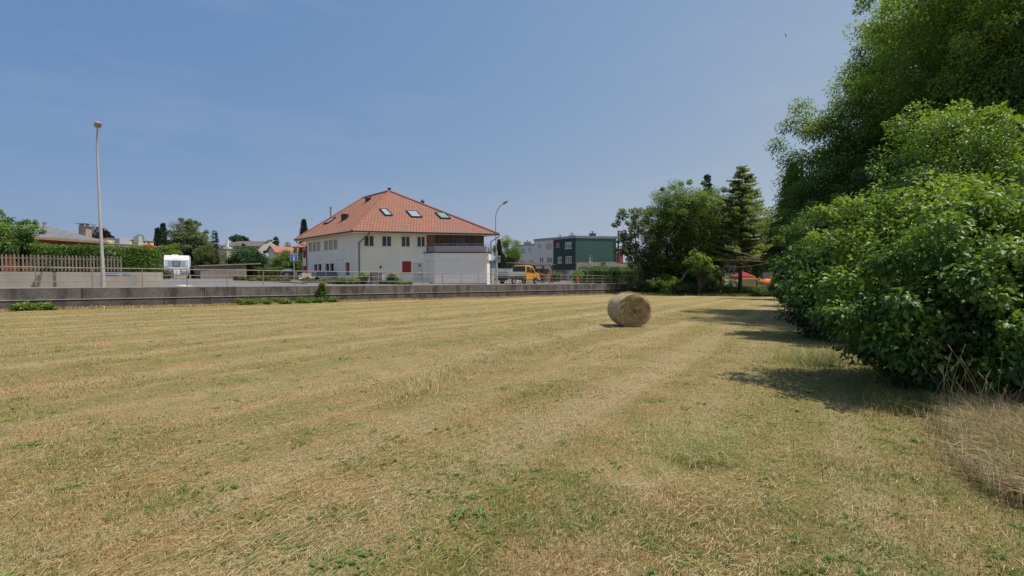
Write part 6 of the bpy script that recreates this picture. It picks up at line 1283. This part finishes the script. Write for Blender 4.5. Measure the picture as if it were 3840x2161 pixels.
n = 520000; x, y, r = logsample(n, rng, 1.5, 34); s_, o_ = so(x, y); ok = o_ < -.3; x, y, r = x[ok], y[ok], r[ok]; n = len(x)
g = greenness(x, y); h = rng.uniform(.012, .046, n) * (1 + .6 * (vnoise(x, y, 1.1, 6) > .62)) * (1 + .9 * np.clip(g - .55, 0, 1)) * (1 + .55 * np.clip((MOW(x, y)[1] + .4) / 1.8, 0, 1)); w = .0021 + .00052 * r; lean = np.clip(rng.normal(.7, .35, n), 0, 1.4)
V, FC, Cc = blades(n, x, y, h, w, lean, rng, palette(g, n, rng))
go = npmesh('mown_grass', V, FC, colmat('grass_blades', .25), color=Cc); tag(go, 'short mown dry and green grass covering the whole field', 'grass', kind='stuff')
# lying straws
n = 85000; x, y, r = logsample(n, rng, 1.5, 32); s_, o_ = so(x, y); al_, pr_ = MOW(x, y); sw = vnoise(pr_, al_ * .06, 1.3, 12); ok = (o_ < -.3) & (rng.random(n) < .22 + .8 * (sw > .6) + .5 * (np.sin(pr_ * 2 * math.pi / 2.7) < -.75)); x, y, r = x[ok], y[ok], r[ok]; n = len(x)
az = np.where(rng.random(n) < .45, rad(56) + rng.normal(0, .4, n), rng.random(n) * 6.283); Ls_ = rng.uniform(.03, .15, n) * (1 + 1.3 * (rng.random(n) < .05)); z = und(x, y) + rng.uniform(.008, .032, n)
A = np.stack([np.cos(az), np.sin(az), rng.normal(0, .10, n)], 1); Cn = np.stack([x, y, z], 1); V, FC, k = leaves(Cn, A, np.array([[0, 0, 1.]]) + rng.normal(0, .2, (n, 3)), Ls_, .02, False, .05, 0)
# widths from distance
ws_ = (.0015 + .00042 * r) ; Bv = unit(np.cross(A, np.array([[0, 0, 1.]]))); V = V.reshape(-1, 4, 3); mid = Cn + unit(A) * Ls_[:, None] * .5; V[:, 1] = mid + Bv * ws_[:, None] * .5; V[:, 3] = mid - Bv * ws_[:, None] * .5; V = V.reshape(-1, 3)
cs = np.where((rng.random(n) < .5)[:, None], PALE, STRAW) * rng.uniform(.8, 1.15, (n, 1)); so_ = npmesh('cut_straw', V, FC, colmat('straw_litter', .1), color=np.repeat(cs, 4, 0)); tag(so_, 'loose cut straw stalks scattered flat over the mown field', 'straw', kind='stuff')
# weeds: little rosettes of broad leaves
nc = 2600; x, y, r = logsample(nc, rng, 1.9, 26); g = greenness(x, y) + rng.normal(0, .09, nc); ok = (g > .56) & (so(x, y)[1] < -.5); x, y, r = x[ok], y[ok], r[ok]; nc = len(x); per = 11
idx = np.repeat(np.arange(nc), per); spread = rng.uniform(.01, .09, nc)[idx] * rng.random(len(idx)) ** .5; aa = rng.random(len(idx)) * 6.283; X = x[idx] + np.cos(aa) * spread; Y = y[idx] + np.sin(aa) * spread
A = np.stack([np.cos(aa), np.sin(aa), rng.uniform(.25, 1.1, len(idx))], 1); V, FC, k = leaves(np.stack([X, Y, und(X, Y) + .004], 1), A, np.stack([-np.cos(aa) * .3, -np.sin(aa) * .3, np.ones(len(idx))], 1), rng.uniform(.014, .042, len(idx)) * (1 + .6 * rng.random(nc)[idx] ** 3), .35, False, .35, .12)
c = np.where((rng.random(len(idx)) < .6)[:, None], np.array([.13, .23, .06]), np.array([.19, .29, .075])) * rng.uniform(.7, 1.3, (len(idx), 1)); tag(npmesh('weeds', V, FC, colmat('weed_leaf', .25), color=np.repeat(c, k, 0)), 'small green weed rosettes dotted through the mown grass', 'weeds', kind='stuff')
# taller pale tufts in mid field
def tufts(name, lab, pts_, n, hr, wr, pal, seed, sigma, cat='grass', curl=.35, leanm=.35):
    rg = np.random.default_rng(seed); P2 = np.array(pts_); k = rg.integers(0, len(P2), n); x = P2[k, 0] + rg.normal(0, sigma, n); y = P2[k, 1] + rg.normal(0, sigma, n); h = rg.uniform(*hr, n); w = np.full(n, wr) * rg.uniform(.7, 1.3, n)
    c = np.array(pal)[rg.integers(0, len(pal), n)] * rg.uniform(.8, 1.2, (n, 1)); V, FC, Cc = blades(n, x, y, h, w, np.clip(rg.normal(leanm, .25, n), 0, 1.3), rg, c, curl=curl); return tag(npmesh(name, V, FC, colmat(name + '_blades', .25), color=Cc), lab, cat, kind='stuff')
def fg(px, py):                          # field point under pixel
    r = ray(px, py); t = (0 - EYE) / r[2]
    for _ in range(6): p = np.array([0, 0, EYE]) + r * t; t = (float(und(p[0], p[1])) - EYE) / r[2]
    return (np.array([0, 0, EYE]) + r * t)[:2]
path = [fg(1560 + 430 * t + R.normal(0, 18), 1455 - 150 * t + R.normal(0, 8)) for t in np.linspace(0, 1, 26)]
tufts('uncut_grass', 'streak of taller pale uncut grass in the middle of the field', path, 6500, (.06, .19), .006, [PALE * 1.1, PALE, STRAW * 1.1, OLV * 1.2], 301, .15)
path = [fg(2640 + R.normal(0, 90), 1690 + R.normal(0, 45)) for _ in range(30)]
tufts('flattened_grass', 'patch of flattened longer green grass in the right foreground', path, 4200, (.08, .26), .0045, [GRN * 1.3, OLV, STRAW, PALE, GRN * 1.1], 302, .10, leanm=1.0)
tufts('loose_hay', 'loose hay scattered round the foot of the bale', HAYLITTER, 2600, (.04, .14), .009, [PALE, STRAW, PALE * 1.1], 308, .16, 'hay', leanm=1.1)
path = [wp(s, -.35 - abs(R.normal(0, .2))) for s in np.arange(-6, 56, .25)]
tufts('wall_foot_grass', 'straw coloured grass fringe along the foot of the road wall', path, 24000, (.06, .34), .016, [STRAW, PALE, TAN, OLV], 303, .12, leanm=.75)
# tall dry grass bottom right by the fence
path = []
for _ in range(150):
    t = R.random(); q = fg(3640 + 290 * t + R.normal(0, 60), 1500 + 380 * t + R.normal(0, 40)); path.append(q)
tufts('tall_dry_grass', 'tangled tall dry grass in the lower right corner by the fence', path, 15000, (.12, .50), .0060, [PALE * .9, PALE * .8, STRAW * .85, TAN * .85, TAN * .6, np.array([.50, .43, .32]), OLV * .8, GRN], 304, .14, leanm=.5, curl=.95)
path = [fg(3330 + 330 * R.random(), 1500 + R.normal(0, 22)) for _ in range(60)]
tufts('shaded_grass', 'longer green grass in the shade under the dogwood', path, 9000, (.08, .30), .005, [GRN, OLV, GRN * .8, STRAW * .8], 305, .2, leanm=.5)
path = [fg(3060 + R.normal(0, 60), 1360 + R.normal(0, 12)) for _ in range(20)]
tufts('shaded_grass', 'sprays of long pale grass leaning out below the darker shrub', path, 900, (.2, .6), .006, [OLV, PALE * .8, GRN], 306, .15, leanm=.7)
path = [gf(px, 55 + R.normal(0, .8))[:2] for px in np.linspace(2400, 2930, 160)]
tufts('field_edge_grass', 'rough green grass along the far field edge under the tree group', path, 9000, (.15, .6), .035, [GRN, OLV, GRN * .7], 307, .4)
# seed-head stalks
stalk = []; seedh = []
for i in range(26):
    px = 3420 + 400 * R.random(); q = fg(px, 1500 + 90 * R.random() + (px - 3420) * .28); z = float(und(*q)); hgt = R.uniform(.45, .95); l = R.normal(0, .22, 2) * hgt
    mb_pts = [np.array([q[0] + l[0] * t * t, q[1] + l[1] * t * t, z + hgt * t]) for t in np.linspace(0, 1, 6)]; stalk.append(mb_pts)
mb = MB(); sd = MB()
for s_ in stalk:
    mb.tube(s_, [.0019, .0018, .0017, .0015, .0012, .0008], 4, caps=False); e = s_[-1]; dd = unit(s_[-1] - s_[-2])
    for k in range(16): t = k / 16; p = e - dd * .10 * (1 - t); v = R.normal(0, 1, 3); mb.tube([p, p + dd * .018 + v * .006], [.0012, .0006], 3, caps=False)
tag(mb.build('seed_stalks', mat('dry_stalk', (.42, .33, .18), .85, .2, 8)), 'thin tall dry stalks with seed heads in front of the dogwood', 'dry stalks', kind='stuff')
# weeds along the wall foot and the climbing plant
def wpt(px, o): p, s = onwall(px, o); return np.array([p[0], p[1], float(und(*p))])
climb = wpt(1206, -.45); bush('climbing_plant', 'bright green leafy plant growing up in front of the road wall', climb, [(0, 0, .55, .32, .25, .6, 22, .16), (.05, 0, 1.1, .22, .2, .45, 12, .14)], 'bright', 55, .11, seed=401, limbs=True, tr=.02)
for i, (px, w_, lab) in enumerate(((110, .35, 'thin yellow green weed between the two far left clumps'), (1180, .7, 'weed clump touching the left side of the climbing plant'), (945, .6, 'low weeds between two clumps under the road marking'), (70, .55, 'yellow green weed clump at the wall foot, far left'), (165, .6, 'second yellow green weed clump at the wall foot from the left'), (905, .8, 'leafy weeds at the wall foot below the road marking'), (985, .6, 'weed clump at the wall foot left of the climbing plant group'), (1060, .7, 'weed clump midway along the wall foot weeds'), (1130, .75, 'broad weed clump just left of the climbing plant'), (1240, .55, 'weed clump just right of the climbing plant'))):
    bush('wall_weed', lab, wpt(px, -.6), [(0, 0, .14, w_, .3, .24, 22, .15)], ('lime' if px < 300 else 'bright'), 40, .10, seed=410 + i, group='weeds along the wall foot', tr=.01)
# bird
q = P(2946, 133, 42); bd = MB(); bd.lathe([(.004, -.10), (.022, -.05), (.028, 0), (.018, .06), (.004, .11)], (0, 0, 0), 8, axis='y')
for sx in (-1, 1): bd.add([(0, .04, 0), (sx * .12, .05, .05), (sx * .27, -.06, .02), (sx * .10, -.01, .03), (0, -.03, 0)], [(0, 1, 2, 3, 4)])
bd.add([(0, -.08, 0), (.03, -.17, 0), (0, -.13, 0), (-.03, -.17, 0)], [(0, 1, 2, 3)]); o = bd.build('bird', M['blacky']); o.location = tuple(q); o.rotation_euler = (.3, .7, .6); tag(o, 'tiny dark swift flying high in the sky near the tall trees', 'bird')

# ================================================================== LIGHT + WORLD
SUNV = unit(np.array([.98, -.13, 0.])); EL = rad(64); AZ = math.atan2(SUNV[0], SUNV[1])
sd_ = np.array([SUNV[0] * math.cos(EL), SUNV[1] * math.cos(EL), math.sin(EL)])
sl = bpy.data.lights.new('sun', 'SUN'); sl.energy = 4.3; sl.angle = rad(.55); sl.color = (1, .95, .87); so2 = bpy.data.objects.new('sun', sl); COL.objects.link(so2)
so2.rotation_euler = Vector(sd_).to_track_quat('Z', 'Y').to_euler(); so2.location = (0, 0, 60)
w = bpy.data.worlds.new('World'); SC.world = w; w.use_nodes = True; nt = w.node_tree; bg = nt.nodes['Background']; sk = N(nt, 'ShaderNodeTexSky', sky_type='NISHITA'); sk.sun_disc = False; sk.sun_elevation = EL; sk.sun_rotation = AZ
sk.air_density = 1.0; sk.dust_density = 1.6; sk.ozone_density = 1.6; sk.altitude = 500
# haze response: flatten the clear sky per channel, slightly paler towards the sun side
sep = N(nt, 'ShaderNodeSeparateColor'); nt.links.new(sk.outputs[0], sep.inputs[0]); cmb = N(nt, 'ShaderNodeCombineColor')
tc = N(nt, 'ShaderNodeTexCoord'); sx = N(nt, 'ShaderNodeSeparateXYZ'); nt.links.new(tc.outputs['Generated'], sx.inputs[0])
STR = .15
for i, (k_, p_, g_) in enumerate(((.62, .56, .40), (.566, .37, .25), (.598, .14, .05))):
    m1 = N(nt, 'ShaderNodeMath', operation='MULTIPLY'); nt.links.new(sep.outputs[i], m1.inputs[0]); m1.inputs[1].default_value = .1
    m2 = N(nt, 'ShaderNodeMath', operation='POWER'); nt.links.new(m1.outputs[0], m2.inputs[0]); m2.inputs[1].default_value = p_
    m3 = N(nt, 'ShaderNodeMath', operation='MULTIPLY_ADD'); nt.links.new(sx.outputs[0], m3.inputs[0]); m3.inputs[1].default_value = g_ * k_ / STR; m3.inputs[2].default_value = k_ / STR
    m4 = N(nt, 'ShaderNodeMath', operation='MULTIPLY'); nt.links.new(m2.outputs[0], m4.inputs[0]); nt.links.new(m3.outputs[0], m4.inputs[1]); nt.links.new(m4.outputs[0], cmb.inputs[i])
mp = N(nt, 'ShaderNodeMapping'); mp.inputs['Scale'].default_value = (1.2, 2.2, 7); nt.links.new(tc.outputs['Generated'], mp.inputs['Vector'])
cn = noise(nt, 1.3, 6, mp.outputs['Vector'], .6); cf = ramp(nt, cn, [(.47, 0.), (.85, .26)]); nt.links.new(mixc(nt, cf, cmb.outputs[0], (3.2, 3.4, 3.8)), bg.inputs['Color'])
bg.inputs['Strength'].default_value = STR
SC.view_settings.view_transform = 'Standard'; SC.view_settings.look = 'None'; SC.view_settings.exposure = 0
SC.render.engine = 'CYCLES'; SC.cycles.max_bounces = 6; SC.cycles.transparent_max_bounces = 6; SC.cycles.diffuse_bounces = 3; SC.cycles.use_denoising = True
try:
    SC.cycles.denoiser = 'OPENIMAGEDENOISE'; SC.cycles.denoising_input_passes = 'RGB_ALBEDO_NORMAL'; SC.cycles.denoising_prefilter = 'ACCURATE'
except Exception: pass
